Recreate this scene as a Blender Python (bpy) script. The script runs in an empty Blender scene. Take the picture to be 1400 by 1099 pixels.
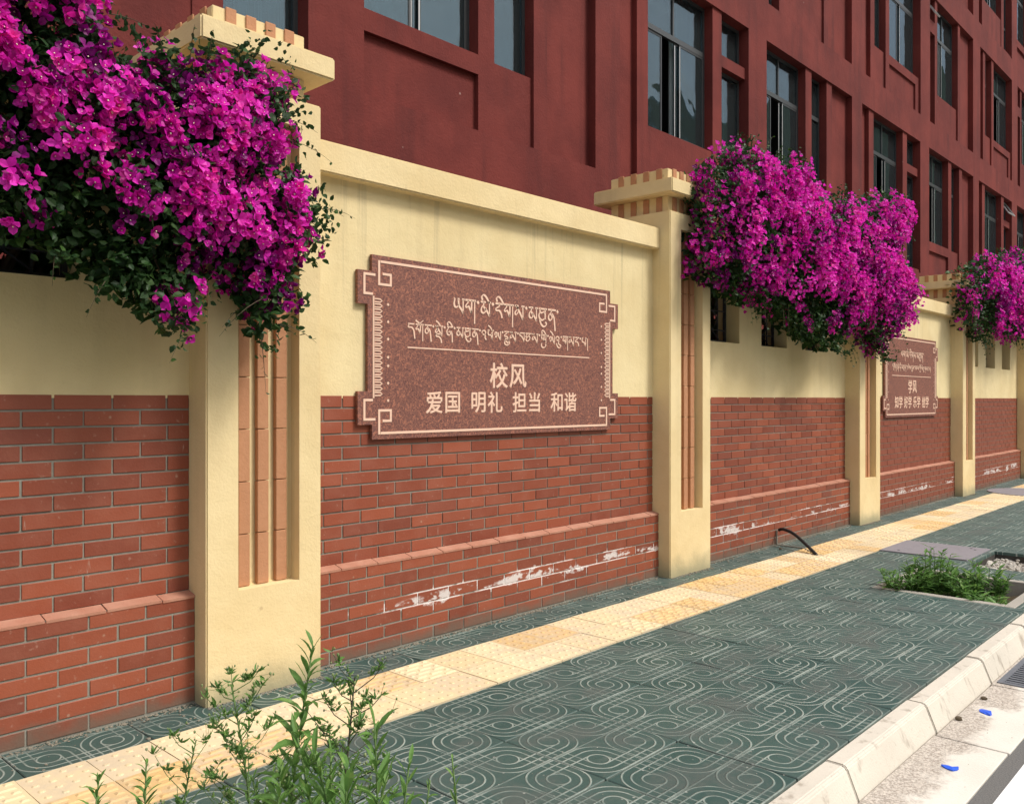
import bpy, bmesh, math, random
from math import sin, cos, pi, radians, sqrt, atan2, hypot
from mathutils import Vector, Matrix, noise as mn

random.seed(7)
C = bpy.context.scene.collection
scn = bpy.context.scene

# ------------------------------------------------------------------ camera, sky, sun, exposure
TH = radians(42.968); EYE = 1.441
cam_d = bpy.data.cameras.new('camera'); cam = bpy.data.objects.new('camera', cam_d); C.objects.link(cam)
cam.location = (0, 0, EYE); cam.rotation_euler = (pi/2, 0, TH-pi/2)
cam_d.sensor_width = 36; cam_d.lens = 36*1173.65/1400; cam_d.shift_y = -3.5/1400
cam_d.clip_start = .05; cam_d.clip_end = 3000
scn.camera = cam
SUN_EL = radians(52); sun_h = Vector((.45, -.9)).normalized()
sun_dir = Vector((sun_h.x*cos(SUN_EL), sun_h.y*cos(SUN_EL), sin(SUN_EL)))
world = bpy.data.worlds.new('World'); scn.world = world; world.use_nodes = True
wn = world.node_tree; wn.nodes.clear()
sky = wn.nodes.new('ShaderNodeTexSky'); sky.sky_type = 'NISHITA'; sky.sun_disc = False
sky.sun_elevation = SUN_EL; sky.sun_rotation = atan2(sun_h.x, sun_h.y)
sky.air_density = 1.3; sky.dust_density = 5.0; sky.ozone_density = .6
bg = wn.nodes.new('ShaderNodeBackground'); bg.inputs[1].default_value = .12
wo = wn.nodes.new('ShaderNodeOutputWorld')
tcw = wn.nodes.new('ShaderNodeTexCoord'); cn = wn.nodes.new('ShaderNodeTexNoise'); cn.inputs['Scale'].default_value = 2.6; cn.inputs['Detail'].default_value = 7; cn.inputs['Roughness'].default_value = .58; cn.inputs['Distortion'].default_value = .4
mp = wn.nodes.new('ShaderNodeMapping'); mp.inputs['Scale'].default_value = (1, 1, 2.4)
wn.links.new(tcw.outputs['Generated'], mp.inputs[0]); wn.links.new(mp.outputs[0], cn.inputs['Vector'])
cr = wn.nodes.new('ShaderNodeMapRange'); cr.interpolation_type = 'SMOOTHSTEP'
for i_, v_ in ((1, .40), (2, .66), (3, .15), (4, .85)): cr.inputs[i_].default_value = v_
wn.links.new(cn.outputs[0], cr.inputs[0])
cm = wn.nodes.new('ShaderNodeMix'); cm.data_type = 'RGBA'; cm.inputs[7].default_value = (9.0, 9.1, 9.3, 1)
wn.links.new(cr.outputs[0], cm.inputs[0]); wn.links.new(sky.outputs[0], cm.inputs[6]); wn.links.new(cm.outputs[2], bg.inputs[0])
wn.links.new(bg.outputs[0], wo.inputs[0])
sl = bpy.data.lights.new('sun', 'SUN'); sl.energy = 2.3; sl.angle = radians(14); sl.color = (1, .965, .905)
so = bpy.data.objects.new('sun', sl); C.objects.link(so); so.location = (2, -6, 12)
so.rotation_euler = sun_dir.to_track_quat('Z', 'Y').to_euler()
scn.view_settings.view_transform = 'Standard'; scn.view_settings.look = 'None'
scn.view_settings.gamma = 1; scn.view_settings.use_curve_mapping = False
scn.view_settings.exposure = .36

# ------------------------------------------------------------------ node helper and materials
class NT:
    def __init__(s, name):
        s.m = bpy.data.materials.new(name); s.m.use_nodes = True; s.t = s.m.node_tree; s.t.nodes.clear()
        s.out = s.t.nodes.new('ShaderNodeOutputMaterial')
    def n(s, typ, props=None, **inp):
        nd = s.t.nodes.new('ShaderNode'+typ)
        for k, v in (props or {}).items(): setattr(nd, k, v)
        for k, v in inp.items():
            key = int(k[1:]) if k[0] == '_' and k[1:].isdigit() else k.replace('_', ' ')
            s.set(nd.inputs[key], v)
        return nd
    def set(s, sock, v):
        if isinstance(v, bpy.types.NodeSocket): s.t.links.new(v, sock)
        elif isinstance(v, bpy.types.Node): s.t.links.new(v.outputs[0], sock)
        else:
            if sock.type == 'RGBA' and len(v) == 3: v = (*v, 1)
            sock.default_value = v
    def math(s, op, a, b=0.0, c=0.0, clamp=False):
        nd = s.t.nodes.new('ShaderNodeMath'); nd.operation = op; nd.use_clamp = clamp
        for i, v in enumerate((a, b, c)): s.set(nd.inputs[i], v)
        return nd.outputs[0]
    def mix(s, f, a, b, mode='MIX'):
        nd = s.t.nodes.new('ShaderNodeMix'); nd.data_type = 'RGBA'; nd.blend_type = mode
        s.set(nd.inputs[0], f); s.set(nd.inputs[6], a); s.set(nd.inputs[7], b)
        return nd.outputs[2]
    def noise(s, vec, scale, detail=4, rough=.55, dist=0.0):
        return s.n('TexNoise', Vector=vec, Scale=scale, Detail=detail, Roughness=rough, Distortion=dist).outputs[0]
    def ramp(s, f, lo, hi, a=0.0, b=1.0):
        nd = s.t.nodes.new('ShaderNodeMapRange'); nd.interpolation_type = 'SMOOTHSTEP'
        for i, v in enumerate((f, lo, hi, a, b)): s.set(nd.inputs[i], v)
        return nd.outputs[0]
    def pos(s): return s.n('NewGeometry').outputs['Position']
    def obj(s): return s.n('TexCoord').outputs['Object']
    def xyz(s, v):
        nd = s.n('SeparateXYZ', Vector=v); return nd.outputs
    def vmul(s, v, k):
        nd = s.n('VectorMath', {'operation': 'MULTIPLY'}); s.set(nd.inputs[0], v); nd.inputs[1].default_value = k
        return nd.outputs[0]
    def rnd(s): return s.n('ObjectInfo').outputs['Random']
    def isl(s): return s.n('NewGeometry').outputs['Random Per Island']
    def bump(s, h, dist, strength=1.0, normal=None):
        nd = s.n('Bump', Height=h, Distance=dist, Strength=strength)
        if normal is not None: s.set(nd.inputs['Normal'], normal)
        return nd.outputs[0]
    def finish(s, col, rough=.8, normal=None, spec=.4, metal=0.0, **kw):
        p = s.n('BsdfPrincipled'); s.set(p.inputs['Base Color'], col); s.set(p.inputs['Roughness'], rough)
        s.set(p.inputs['Specular IOR Level'], spec); s.set(p.inputs['Metallic'], metal)
        if normal is not None: s.set(p.inputs['Normal'], normal)
        for k, v in kw.items(): s.set(p.inputs[k.replace('_', ' ')], v)
        s.t.links.new(p.outputs[0], s.out.inputs[0]); return s.m

def sr(r, g, b):
    f = lambda u: (u/255/12.92) if u <= 10 else ((u/255+.055)/1.055)**2.4
    return (f(r), f(g), f(b))
def sc(c, k): return tuple(x*k for x in c)

def mat_plaster(name='cream_plaster', A=(.70, .545, .29), B=(.79, .64, .365)):
    t = NT(name); p = t.pos(); z = t.xyz(p)[2]
    base = t.mix(t.ramp(t.noise(p, 1.6, 6, .6), .3, .7), A, B)
    st = t.noise(t.vmul(p, (5, 5, .6)), 1.0, 4)
    base = t.mix(t.ramp(st, .50, .76, 0, .30), base, (.52, .41, .23))
    rs = t.noise(t.vmul(p, (13, 13, .35)), 1.0, 5, .7)
    zf = t.math('MULTIPLY', t.ramp(z, 1.7, 2.64), t.ramp(z, 2.66, 2.70, 1, .15))
    base = t.mix(t.math('MULTIPLY', t.ramp(rs, .54, .70, 0, .34), zf), base, (.30, .25, .16))
    fine = t.noise(p, 34, 3, .6)
    base = t.mix(t.ramp(fine, .6, .8, 0, .12), base, (.45, .34, .2))
    # damp grime that creeps up from the pavement
    g = t.math('ADD', z, t.math('MULTIPLY', t.noise(p, 5, 4), -.22))
    base = t.mix(t.ramp(g, -.12, .08, .66, 0), base, (.20, .21, .14))
    spots = t.n('TexVoronoi', Vector=p, Scale=3.1).outputs[0]
    base = t.mix(t.ramp(spots, .02, .045, .45, 0), base, (.35, .24, .13))
    n1 = t.bump(t.noise(p, 75, 4, .6), .0035, .5)
    n2 = t.bump(t.noise(p, 5, 5, .6), .022, .35, n1)
    return t.finish(base, .82, n2, .25)

def eff_mask(t, p):
    x, y, z = t.xyz(p)
    wob = t.noise(t.vmul(p, (1.3, 0, 0)), 1.0, 2)
    zc = t.math('ADD', z, t.math('MULTIPLY', t.math('SUBTRACT', wob, .5), -.16))
    wid = t.ramp(t.noise(t.vmul(p, (.8, 0, 0)), 1.0, 1), .38, .6, .035, .12)
    band = t.math('SUBTRACT', 1.0, t.math('DIVIDE', t.math('ABSOLUTE', t.math('SUBTRACT', zc, .245)), wid), clamp=True)
    nz = t.noise(t.vmul(p, (9, 9, 15)), 1.0, 8, .75, 2.2)
    brk = t.ramp(t.noise(t.vmul(p, (2.6, 2.6, 5)), 1.0, 4, .7), .40, .60, .25, 1.15)
    on = t.math('MULTIPLY', t.math('MULTIPLY', t.ramp(x, 2.5, 3.7, 0, 1), brk), t.ramp(x, 6.0, 6.7, 1, .84))
    return t.math('MULTIPLY', t.math('MULTIPLY', band, on), t.math('MULTIPLY', nz, 1.5))

def mat_brick():
    t = NT('red_brick_tile'); p = t.pos(); r = t.rnd(); z = t.xyz(p)[2]
    base = t.mix(r, (.205, .050, .027), (.305, .078, .038))
    base = t.mix(t.ramp(t.math('FRACT', t.math('MULTIPLY', r, 17.3)), .8, 1, 0, .55), base, (.17, .048, .032))
    nz = t.noise(p, 9, 5, .6)
    base = t.mix(t.ramp(nz, .4, .75, 0, .28), base, (.32, .115, .07))
    dust = t.noise(p, 40, 3)
    base = t.mix(t.ramp(dust, .64, .76, 0, .32), base, (.46, .30, .23))
    e = eff_mask(t, p)
    base = t.mix(t.ramp(e, .40, .62, 0, .85), base, (.70, .66, .64))
    g = t.math('ADD', z, t.math('MULTIPLY', t.noise(p, 11, 4), -.16))
    base = t.mix(t.ramp(g, -.07, .03, .7, 0), base, (.14, .12, .09))
    sp = t.n('TexVoronoi', Vector=p, Scale=6.5).outputs[0]
    base = t.mix(t.ramp(sp, .02, .06, .4, 0), base, (.50, .38, .28))
    sk = t.noise(t.vmul(p, (26, 26, 5)), 1.0, 3, .6)
    base = t.mix(t.ramp(sk, .70, .78, 0, .5), base, (.52, .40, .33))
    n1 = t.bump(t.noise(p, 90, 3), .002, .5)
    return t.finish(base, t.ramp(nz, .3, .7, .42, .62), n1, .45)

def mat_mortar():
    t = NT('grey_mortar'); p = t.pos()
    base = t.mix(t.noise(p, 14, 4), (.175, .165, .138), (.33, .31, .26))
    e = eff_mask(t, p)
    base = t.mix(t.ramp(e, .08, .24), base, (.80, .76, .74))
    return t.finish(base, .9, t.bump(t.noise(p, 80, 3), .003, .7), .2)

def simple(name, a, b, scale=20, rough=.8, bump=.002, spec=.3, metal=0.0, bscale=80, obj=False, rv=0.0, c=None):
    t = NT(name); p = t.obj() if obj else t.pos()
    base = t.mix(t.noise(p, scale, 5), a, b)
    if rv: base = t.mix(t.math('MULTIPLY', t.rnd(), rv), base, c or sc(a, .5))
    return t.finish(base, rough, t.bump(t.noise(p, bscale, 4), bump, .8), spec, metal)

def mat_facade():
    t = NT('oxide_red_render'); p = t.pos()
    n0 = t.noise(p, .9, 6, .6)
    base = t.mix(t.ramp(n0, .3, .7), (.125, .023, .020), (.190, .036, .029))
    st = t.noise(t.vmul(p, (3.5, 3.5, .35)), 1.0, 5)
    base = t.mix(t.ramp(st, .46, .72, 0, .55), base, (.085, .019, .018))
    bl = t.noise(p, 3.2, 7, .72)
    base = t.mix(t.ramp(bl, .56, .8, 0, .4), base, (.225, .058, .045))
    sp = t.n('TexVoronoi', Vector=p, Scale=1.7).outputs[0]
    base = t.mix(t.ramp(sp, .012, .03, .5, 0), base, (.5, .34, .3))
    n1 = t.bump(t.noise(p, 38, 4, .65), .008, .6)
    n2 = t.bump(t.noise(p, 5, 4), .02, .35, n1)
    return t.finish(base, .85, n2, .22)

def mat_green_tile():
    t = NT('green_paving_tile'); o = t.obj(); x, y, zz = t.xyz(o); p = t.pos()
    # local tile frame: x in 0..2, y in 0..2 cells, origin at the tile centre
    u = t.math('DIVIDE', x, .25); v = t.math('DIVIDE', y, .265)
    fu = t.math('SUBTRACT', t.math('FRACT', t.math('ADD', u, 4.0)), .5)
    fv = t.math('SUBTRACT', t.math('FRACT', t.math('ADD', v, 4.0)), .5)
    iu = t.math('FLOOR', t.math('ADD', u, 4.0)); iv = t.math('FLOOR', t.math('ADD', v, 4.0))
    par = t.math('MODULO', t.math('ADD', iu, iv), 2.0)           # 0 / 1 checker
    sgn = t.math('SUBTRACT', 1.0, t.math('MULTIPLY', par, 2.0))
    s = t.math('MULTIPLY', t.math('MULTIPLY', fu, fv), sgn)
    arcq = t.math('LESS_THAN', s, 0.0)   # quadrants that face a tile corner or the tile centre
    arcq = t.math('SUBTRACT', 1.0, arcq)
    rad = t.math('SQRT', t.math('ADD', t.math('MULTIPLY', fu, fu), t.math('MULTIPLY', fv, fv)))
    au = t.math('ABSOLUTE', fu); av = t.math('ABSOLUTE', fv)
    wln = .021
    def line(d, r): return t.ramp(t.math('ABSOLUTE', t.math('SUBTRACT', d, r)), wln*.35, wln, 1, 0)
    arcs = t.math('MAXIMUM', t.math('MAXIMUM', line(rad, .335), line(rad, .475)), 0.0)
    lin = 0.0
    for r in (.175, .335, .475):
        a = line(au, r); b = line(av, r)
        lin = t.math('MAXIMUM', lin, t.math('MAXIMUM', t.math('MULTIPLY', a, .7), b))
    outside = t.ramp(rad, .175, .19)
    lin = t.math('MULTIPLY', lin, outside)
    pat = t.math('ADD', t.math('MULTIPLY', arcs, arcq), t.math('MULTIPLY', lin, t.math('SUBTRACT', 1.0, arcq)))
    pat = t.math('MAXIMUM', pat, line(rad, .175), clamp=True)
    pat = t.math('MAXIMUM', pat, t.math('MULTIPLY', line(av, .5), .6))
    tile_rim = t.math('MAXIMUM', t.ramp(t.math('ABSOLUTE', x), .243, .249), t.ramp(t.math('ABSOLUTE', y), .258, .264))
    wear = t.noise(p, 3.2, 5, .6); wear2 = t.noise(p, 22, 4, .6)
    r = t.rnd()
    base = t.mix(r, (.026, .068, .060), (.046, .090, .078))
    base = t.mix(t.ramp(wear, .46, .68, 0, .7), base, (.080, .092, .082))
    base = t.mix(t.ramp(wear2, .5, .75, 0, .35), base, (.10, .125, .11))
    lc = t.mix(wear2, (.24, .30, .27), (.46, .49, .43))
    fade = t.ramp(t.math('ADD', wear, t.math('MULTIPLY', wear2, .5)), .55, .92, 1, .22)
    base = t.mix(t.math('MULTIPLY', t.math('MULTIPLY', pat, fade), .9), base, lc)
    spill = t.ramp(t.noise(p, 1.1, 8, .75, .5), .60, .74)
    base = t.mix(t.math('MULTIPLY', spill, t.ramp(wear2, .35, .65, .1, .55)), base, (.20, .22, .195))
    base = t.mix(t.math('MULTIPLY', tile_rim, .3), base, (.24, .26, .23))
    sp = t.n('TexVoronoi', Vector=p, Scale=13.0).outputs[0]
    base = t.mix(t.ramp(sp, .03, .10, .75, 0), base, (.42, .42, .38))
    h = t.math('ADD', t.math('MULTIPLY', pat, 1.0), t.math('MULTIPLY', wear2, .25))
    nrm = t.bump(h, .003, .8)
    nrm = t.bump(t.noise(p, 150, 2), .0012, .6, nrm)
    return t.finish(base, t.ramp(wear, .3, .7, .48, .68), nrm, .5)

def mat_yellow(name, a, b, c):
    t = NT(name); p = t.pos()
    base = t.mix(t.rnd(), a, b)
    base = t.mix(t.ramp(t.noise(p, 9, 5, .6), .42, .70, 0, .65), base, c)
    base = t.mix(t.ramp(t.noise(p, 2.0, 8, .72), .52, .72, 0, .35), base, (.36, .30, .22))
    zz = t.xyz(p)[2]
    base = t.mix(t.ramp(t.math('ADD', zz, t.math('MULTIPLY', t.noise(p, 30, 3), .004)), .0045, .0075, .45, 0), base, (.56, .47, .36))
    sp = t.n('TexVoronoi', Vector=p, Scale=8.0).outputs[0]
    base = t.mix(t.ramp(sp, .03, .06, .6, 0), base, (.25, .19, .13))
    return t.finish(base, .75, t.bump(t.noise(p, 110, 3), .002, .6), .3)

def mat_concrete(name, a, b, dark, dirt=.5):
    t = NT(name); p = t.pos()
    base = t.mix(t.noise(p, 2.5, 6, .6), a, b)
    base = t.mix(t.ramp(t.noise(t.vmul(p, (14, 14, 5)), 1.0, 4), .55, .75, 0, dirt), base, dark)
    base = t.mix(t.ramp(t.noise(p, 60, 3), .6, .75, 0, .3), base, dark)
    n = t.bump(t.noise(p, 120, 3), .002, .8); n = t.bump(t.noise(p, 9, 5), .008, .5, n)
    return t.finish(base, .88, n, .25)

def mat_gutter():
    t = NT('gutter_concrete'); p = t.pos(); x, y, z = t.xyz(p)
    base = t.mix(t.noise(p, 3, 5), (.56, .52, .45), (.78, .74, .67))
    grit = t.noise(p, 95, 3, .7)
    sand = t.mix(t.ramp(grit, .35, .65), (.30, .26, .22), (.60, .54, .47))
    m = t.math('ADD', t.math('MULTIPLY', t.math('SUBTRACT', y, 1.13), 5.0), t.math('MULTIPLY', t.math('SUBTRACT', t.noise(p, 4, 5, .6), .5), 3.2))
    base = t.mix(t.ramp(m, -.25, .3), base, sand)
    return t.finish(base, .9, t.bump(grit, .004, .7), .2)

def mat_plaque():
    t = NT('speckled_red_granite'); p = t.obj()
    n1 = t.noise(p, 42, 1.5, .5, .6)
    ln = t.ramp(t.math('ABSOLUTE', t.math('SUBTRACT', n1, .5)), .012, .045, 1, 0)
    n2 = t.noise(t.n('VectorMath', {'operation': 'ADD'}, _0=p, _1=(3.1, 1.2, 7.7)).outputs[0], 60, 1, .5, .5)
    ln2 = t.ramp(t.math('ABSOLUTE', t.math('SUBTRACT', n2, .5)), .012, .04, 1, 0)
    base = t.mix(t.noise(p, 2.2, 4), (.165, .070, .055), (.21, .092, .070))
    base = t.mix(t.math('MULTIPLY', ln2, .8), base, (.075, .024, .028))
    base = t.mix(t.math('MULTIPLY', ln, .8), base, (.42, .165, .105))
    return t.finish(base, .6, t.bump(ln, .0008, .4), .35)

def mat_leaf(name, a, b, c, trans=.35):
    t = NT(name); i = t.isl(); r = t.rnd()
    base = t.mix(i, a, b)
    base = t.mix(t.ramp(t.math('FRACT', t.math('ADD', t.math('MULTIPLY', i, 7.7), r)), .75, 1, 0, .7), base, c)
    d = t.n('BsdfPrincipled'); t.set(d.inputs['Base Color'], base); t.set(d.inputs['Roughness'], .5); t.set(d.inputs['Specular IOR Level'], .35)
    tr = t.n('BsdfTranslucent', Color=base)
    mx = t.n('MixShader', _0=trans, _1=d.outputs[0], _2=tr.outputs[0])
    t.t.links.new(mx.outputs[0], t.out.inputs[0]); return t.m

def mat_glass():
    t = NT('window_glass'); p = t.pos()
    g = t.n('BsdfGlossy', Color=(.80, .88, .95), Roughness=.02)
    tr = t.n('BsdfTransparent', Color=(.42, .52, .54))
    nb = t.bump(t.noise(p, 1.3, 2), .018, .6); t.set(g.inputs['Normal'], nb)
    fr = t.n('Fresnel', IOR=1.7)
    dust = t.n('BsdfDiffuse', Color=(.17, .22, .23))
    f = t.math('ADD', t.math('MULTIPLY', fr.outputs[0], .50), .02, clamp=True)
    mx = t.n('MixShader', _0=f, _1=tr.outputs[0], _2=g.outputs[0])
    mx2 = t.n('MixShader', _0=.07, _1=mx.outputs[0], _2=dust.outputs[0])
    t.t.links.new(mx2.outputs[0], t.out.inputs[0]); return t.m

M = dict(
 plaster=mat_plaster(), bayplaster=mat_plaster('bay_plaster', (.69, .555, .30), (.78, .65, .375)), brick=mat_brick(), mortar=mat_mortar(),
 ledge=simple('dusty_ledge_tile', (.33, .12, .07), (.50, .28, .20), 9, .8),
 terracotta=simple('terracotta_strip_tile', (.42, .20, .10), (.52, .265, .145), 25, .8, .003, rv=.25, c=(.40, .18, .09)),
 facade=mat_facade(), frame=simple('dark_aluminium', (.035, .04, .043), (.055, .06, .062), 30, .4, .0005, .5),
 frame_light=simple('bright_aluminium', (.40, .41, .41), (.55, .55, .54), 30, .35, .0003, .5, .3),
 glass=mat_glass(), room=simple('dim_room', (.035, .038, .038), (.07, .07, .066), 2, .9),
 curtain=simple('pale_curtain', (.42, .46, .46), (.60, .62, .60), 6, .9), green=mat_green_tile(),
 yellow=mat_yellow('yellow_paving_tile', (.66, .52, .30), (.76, .63, .40), (.56, .47, .33)),
 orange=mat_yellow('orange_paving_tile', (.60, .40, .17), (.68, .48, .24), (.54, .42, .27)),
 kerb=mat_concrete('kerb_concrete', (.50, .455, .385), (.68, .63, .54), (.27, .225, .175), .75),
 gutter=mat_gutter(), rim=mat_concrete('pit_rim_concrete', (.30, .28, .24), (.44, .41, .36), (.2, .18, .15), .4),
 asphalt=simple('asphalt', (.10, .098, .095), (.20, .195, .185), 130, .9, .006, .2, bscale=130),
 paint=simple('white_road_paint', (.80, .80, .79), (.86, .86, .85), 8, .6, .001, .3),
 bed=simple('bedding_mortar', (.03, .028, .024), (.08, .07, .06), 14, .95, .004),
 soil=simple('pit_soil', (.045, .034, .022), (.10, .078, .05), 18, .95, .01, .1, bscale=40),
 yard=simple('courtyard_ground', (.16, .15, .13), (.24, .23, .20), 2, .95),
 leaf=mat_leaf('bougainvillea_leaf', (.014, .048, .013), (.035, .085, .022), (.07, .15, .03)),
 bract=mat_leaf('magenta_bract', (.48, .004, .28), (.78, .012, .50), (.90, .025, .38), .42),
 bract_lit=mat_leaf('lit_magenta_bract', (.78, .02, .52), (.92, .06, .66), (.97, .07, .40), .42),
 bract_shaded=mat_leaf('shaded_purple_bract', (.16, .002, .13), (.34, .004, .24), (.52, .006, .22), .35),
 floret=simple('cream_floret', (.75, .70, .45), (.8, .78, .6), 10, .7),
 bark=simple('woody_stem', (.07, .05, .03), (.13, .10, .065), 40, .9),
 weed_leaf=mat_leaf('weed_leaf', (.085, .19, .045), (.15, .30, .065), (.26, .40, .10)),
 weed_stem=simple('weed_stem', (.08, .15, .04), (.14, .21, .07), 30, .7),
 weed_dark=simple('dark_weed_stem', (.05, .045, .03), (.08, .08, .045), 30, .7),
 bud=mat_leaf('weed_bud', (.20, .30, .10), (.36, .42, .19), (.55, .56, .36)),
 plaque=mat_plaque(), inlay=simple('pale_pink_inlay', (.76, .50, .37), (.84, .60, .46), 30, .6, .0005),
 rubber=simple('black_rubber', (.012, .012, .012), (.03, .03, .03), 20, .5), blue=simple('blue_plastic', (.02, .09, .62), (.04, .14, .75), 20, .4),
 granite=mat_concrete('mauve_grey_cover', (.20, .185, .20), (.27, .25, .265), (.12, .11, .115), .3),
 iron=simple('grey_iron', (.10, .11, .13), (.19, .20, .22), 30, .6, .001, .4, .2),
 grille=simple('dark_grille_steel', (.03, .033, .04), (.055, .06, .07), 30, .5),
 sand=simple('pale_rubble', (.20, .17, .13), (.66, .63, .57), 9, .95, .02, bscale=25),
 grit=simple('wall_foot_grit', (.13, .115, .09), (.30, .27, .21), 25, .95, .003),
 pvc=simple('white_pvc', (.74, .74, .74), (.80, .80, .80), 10, .4),
)

# ------------------------------------------------------------------ mesh helpers
class MB:
    def __init__(s): s.v = []; s.f = []; s.mi = []
    def face(s, pts, mi=0):
        i = len(s.v); s.v += [tuple(p) for p in pts]; s.f.append(tuple(range(i, i+len(pts)))); s.mi.append(mi)
    def box(s, x0, x1, y0, y1, z0, z1, mi=0, skip=''):
        i = len(s.v)
        s.v += [(x0,y0,z0),(x1,y0,z0),(x1,y1,z0),(x0,y1,z0),(x0,y0,z1),(x1,y0,z1),(x1,y1,z1),(x0,y1,z1)]
        for k, q in (('b',(3,2,1,0)),('t',(4,5,6,7)),('s',(0,1,5,4)),('e',(1,2,6,5)),('n',(2,3,7,6)),('w',(3,0,4,7))):
            if k in skip: continue
            s.f.append(tuple(i+a for a in q)); s.mi.append(mi)
    def tube(s, pts, rad, n=6, mi=0, cap=True):
        pts = [Vector(p) for p in pts]
        if not isinstance(rad, (list, tuple)): rad = [rad]*len(pts)
        rings = []
        for k, p in enumerate(pts):
            d = (pts[min(k+1, len(pts)-1)]-pts[max(k-1, 0)]).normalized()
            a = d.orthogonal().normalized() if abs(d.z) > .95 else Vector((0, 0, 1)).cross(d).normalized()
            b = d.cross(a)
            i = len(s.v)
            s.v += [tuple(p+(a*cos(2*pi*j/n)+b*sin(2*pi*j/n))*rad[k]) for j in range(n)]
            rings.append(i)
        for q in range(len(rings)-1):
            for j in range(n):
                s.f.append((rings[q]+j, rings[q]+(j+1) % n, rings[q+1]+(j+1) % n, rings[q+1]+j)); s.mi.append(mi)
        if cap:
            s.f.append(tuple(rings[0]+j for j in range(n))[::-1]); s.mi.append(mi)
            s.f.append(tuple(rings[-1]+j for j in range(n))); s.mi.append(mi)
    def add(s, verts, faces, mat4=None, mi=0):
        i = len(s.v)
        s.v += [tuple(mat4 @ Vector(p)) if mat4 else tuple(p) for p in verts]
        for q in faces: s.f.append(tuple(i+a for a in q)); s.mi.append(mi)
    def mesh(s, name, mats, bevel=0, seg=1, smooth=False):
        me = bpy.data.meshes.new(name); me.from_pydata(s.v, [], s.f)
        for m in (mats if isinstance(mats, (list, tuple)) else [mats]): me.materials.append(m)
        me.polygons.foreach_set('material_index', s.mi)
        if bevel:
            bm = bmesh.new(); bm.from_mesh(me); bmesh.ops.remove_doubles(bm, verts=bm.verts, dist=1e-5)
            ed = [e for e in bm.edges if len(e.link_faces) == 2 and e.calc_face_angle(0) > .5]
            bmesh.ops.bevel(bm, geom=ed, offset=bevel, segments=seg, affect='EDGES', clamp_overlap=True)
            bm.to_mesh(me); bm.free()
        if smooth: me.polygons.foreach_set('use_smooth', [True]*len(me.polygons))
        me.update(); return me

def link(name, data, parent=None, loc=(0,0,0), rot=(0,0,0)):
    o = bpy.data.objects.new(name, data); C.objects.link(o); o.parent = parent
    o.location = loc; o.rotation_euler = rot; return o
def part(name, mb, mats, parent=None, loc=(0,0,0), **kw):
    return link(name, mb.mesh(name, mats, **kw), parent, loc)
def tag(o, label=None, cat=None, group=None, kind=None):
    for k, v in (('label', label), ('category', cat), ('group', group), ('kind', kind)):
        if v: o[k] = v
    return o
def thing(name, loc, label, cat, group=None): return tag(link(name, None, None, loc), label, cat, group)
_cache = {}
def cached(key, fn):
    if key not in _cache: _cache[key] = fn()
    return _cache[key]
def ico(sub=1, sq=1.0):
    bm = bmesh.new(); bmesh.ops.create_icosphere(bm, subdivisions=sub, radius=1)
    v = [(a.co.x, a.co.y, a.co.z*sq) for a in bm.verts]; f = [tuple(x.index for x in q.verts) for q in bm.faces]; bm.free(); return v, f

# ------------------------------------------------------------------ layout constants (metres)
PX, PITCH, PW = 1.96, 3.96, .635          # first pillar, spacing, width
YF, YB, YP, YW = 3.775, 3.943, 3.885, 3.945  # pillar face, brick face, plinth face, plaster face
RH = .0723; ZL = 7*RH+.012; ZB = 1.446    # brick course, ledge, top of the brickwork
FY = 6.6                                  # school facade

# ------------------------------------------------------------------ ground, road, gutter, kerb
g = MB(); g.box(-400, 400, -400, 400, -.9, -.32)
tag(part('ground', g, M['yard']), kind='structure')
g = MB(); g.box(-3, 60, 4.2, FY-.01, -.3, -.02); tag(part('courtyard_ground', g, M['yard']), kind='structure')
g = MB(); g.box(-40, 120, -14, .98, -.31, -.130); tag(part('road', g, M['asphalt']), kind='structure')
g = MB(); g.box(-30, 90, .62, .905, -.1295, -.1255); tag(part('road_line', g, M['paint']), kind='structure')

q = MB(); NA, NR = 150, 9; hp = []
for i in range(NA+1):
    an = radians(-170+230*i/NA); row = []
    el = .33+.10*mn.noise(Vector((an*1.3, 2, 0)))+.05*mn.noise(Vector((an*5, 5, 0)))+.02*mn.noise(Vector((an*17, 5, 0)))
    for j in range(NR+1):
        u = j/NR; rad_ = 220+500*u; hgt = rad_*el*(u**1.2)*(1-.0*u)+14*mn.noise(Vector((an*6, u*5, 1)))*u
        row.append((rad_*cos(an), rad_*sin(an), hgt-.33))
    hp.append(row)
for i in range(NA):
    for j in range(NR): q.face([hp[i][j], hp[i+1][j], hp[i+1][j+1], hp[i][j+1]])
tag(part('hills', q, simple('wooded_hillside', (.025, .045, .022), (.075, .095, .05), .02, .95), smooth=True), kind='structure')
PITS = [(.52, 1.60, 1.46, 2.46), (6.70, 7.74, 1.50, 2.47)]
HOLE = (8.17, 9.10, 1.52, 2.20)
HOLES = PITS+[HOLE]
def rects_minus(r, holes):
    out = [r]
    for h in holes:
        nx = []
        for (a, b, c, d) in out:
            if b <= h[0] or a >= h[1] or d <= h[2] or c >= h[3]: nx.append((a, b, c, d)); continue
            if a < h[0]: nx.append((a, h[0], c, d))
            if b > h[1]: nx.append((h[1], b, c, d))
            x0, x1 = max(a, h[0]), min(b, h[1])
            if c < h[2]: nx.append((x0, x1, c, h[2]))
            if d > h[3]: nx.append((x0, x1, h[3], d))
        out = nx
    return out
pav = tag(link('pavement', None), kind='structure')
b = MB()
for (x0, x1, y0, y1) in rects_minus((-2, 45, 1.40, 4.6), HOLES): b.box(x0, x1, y0, y1, -.3, -.031)
part('pavement_bed', b, M['bed'], pav)

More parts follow.
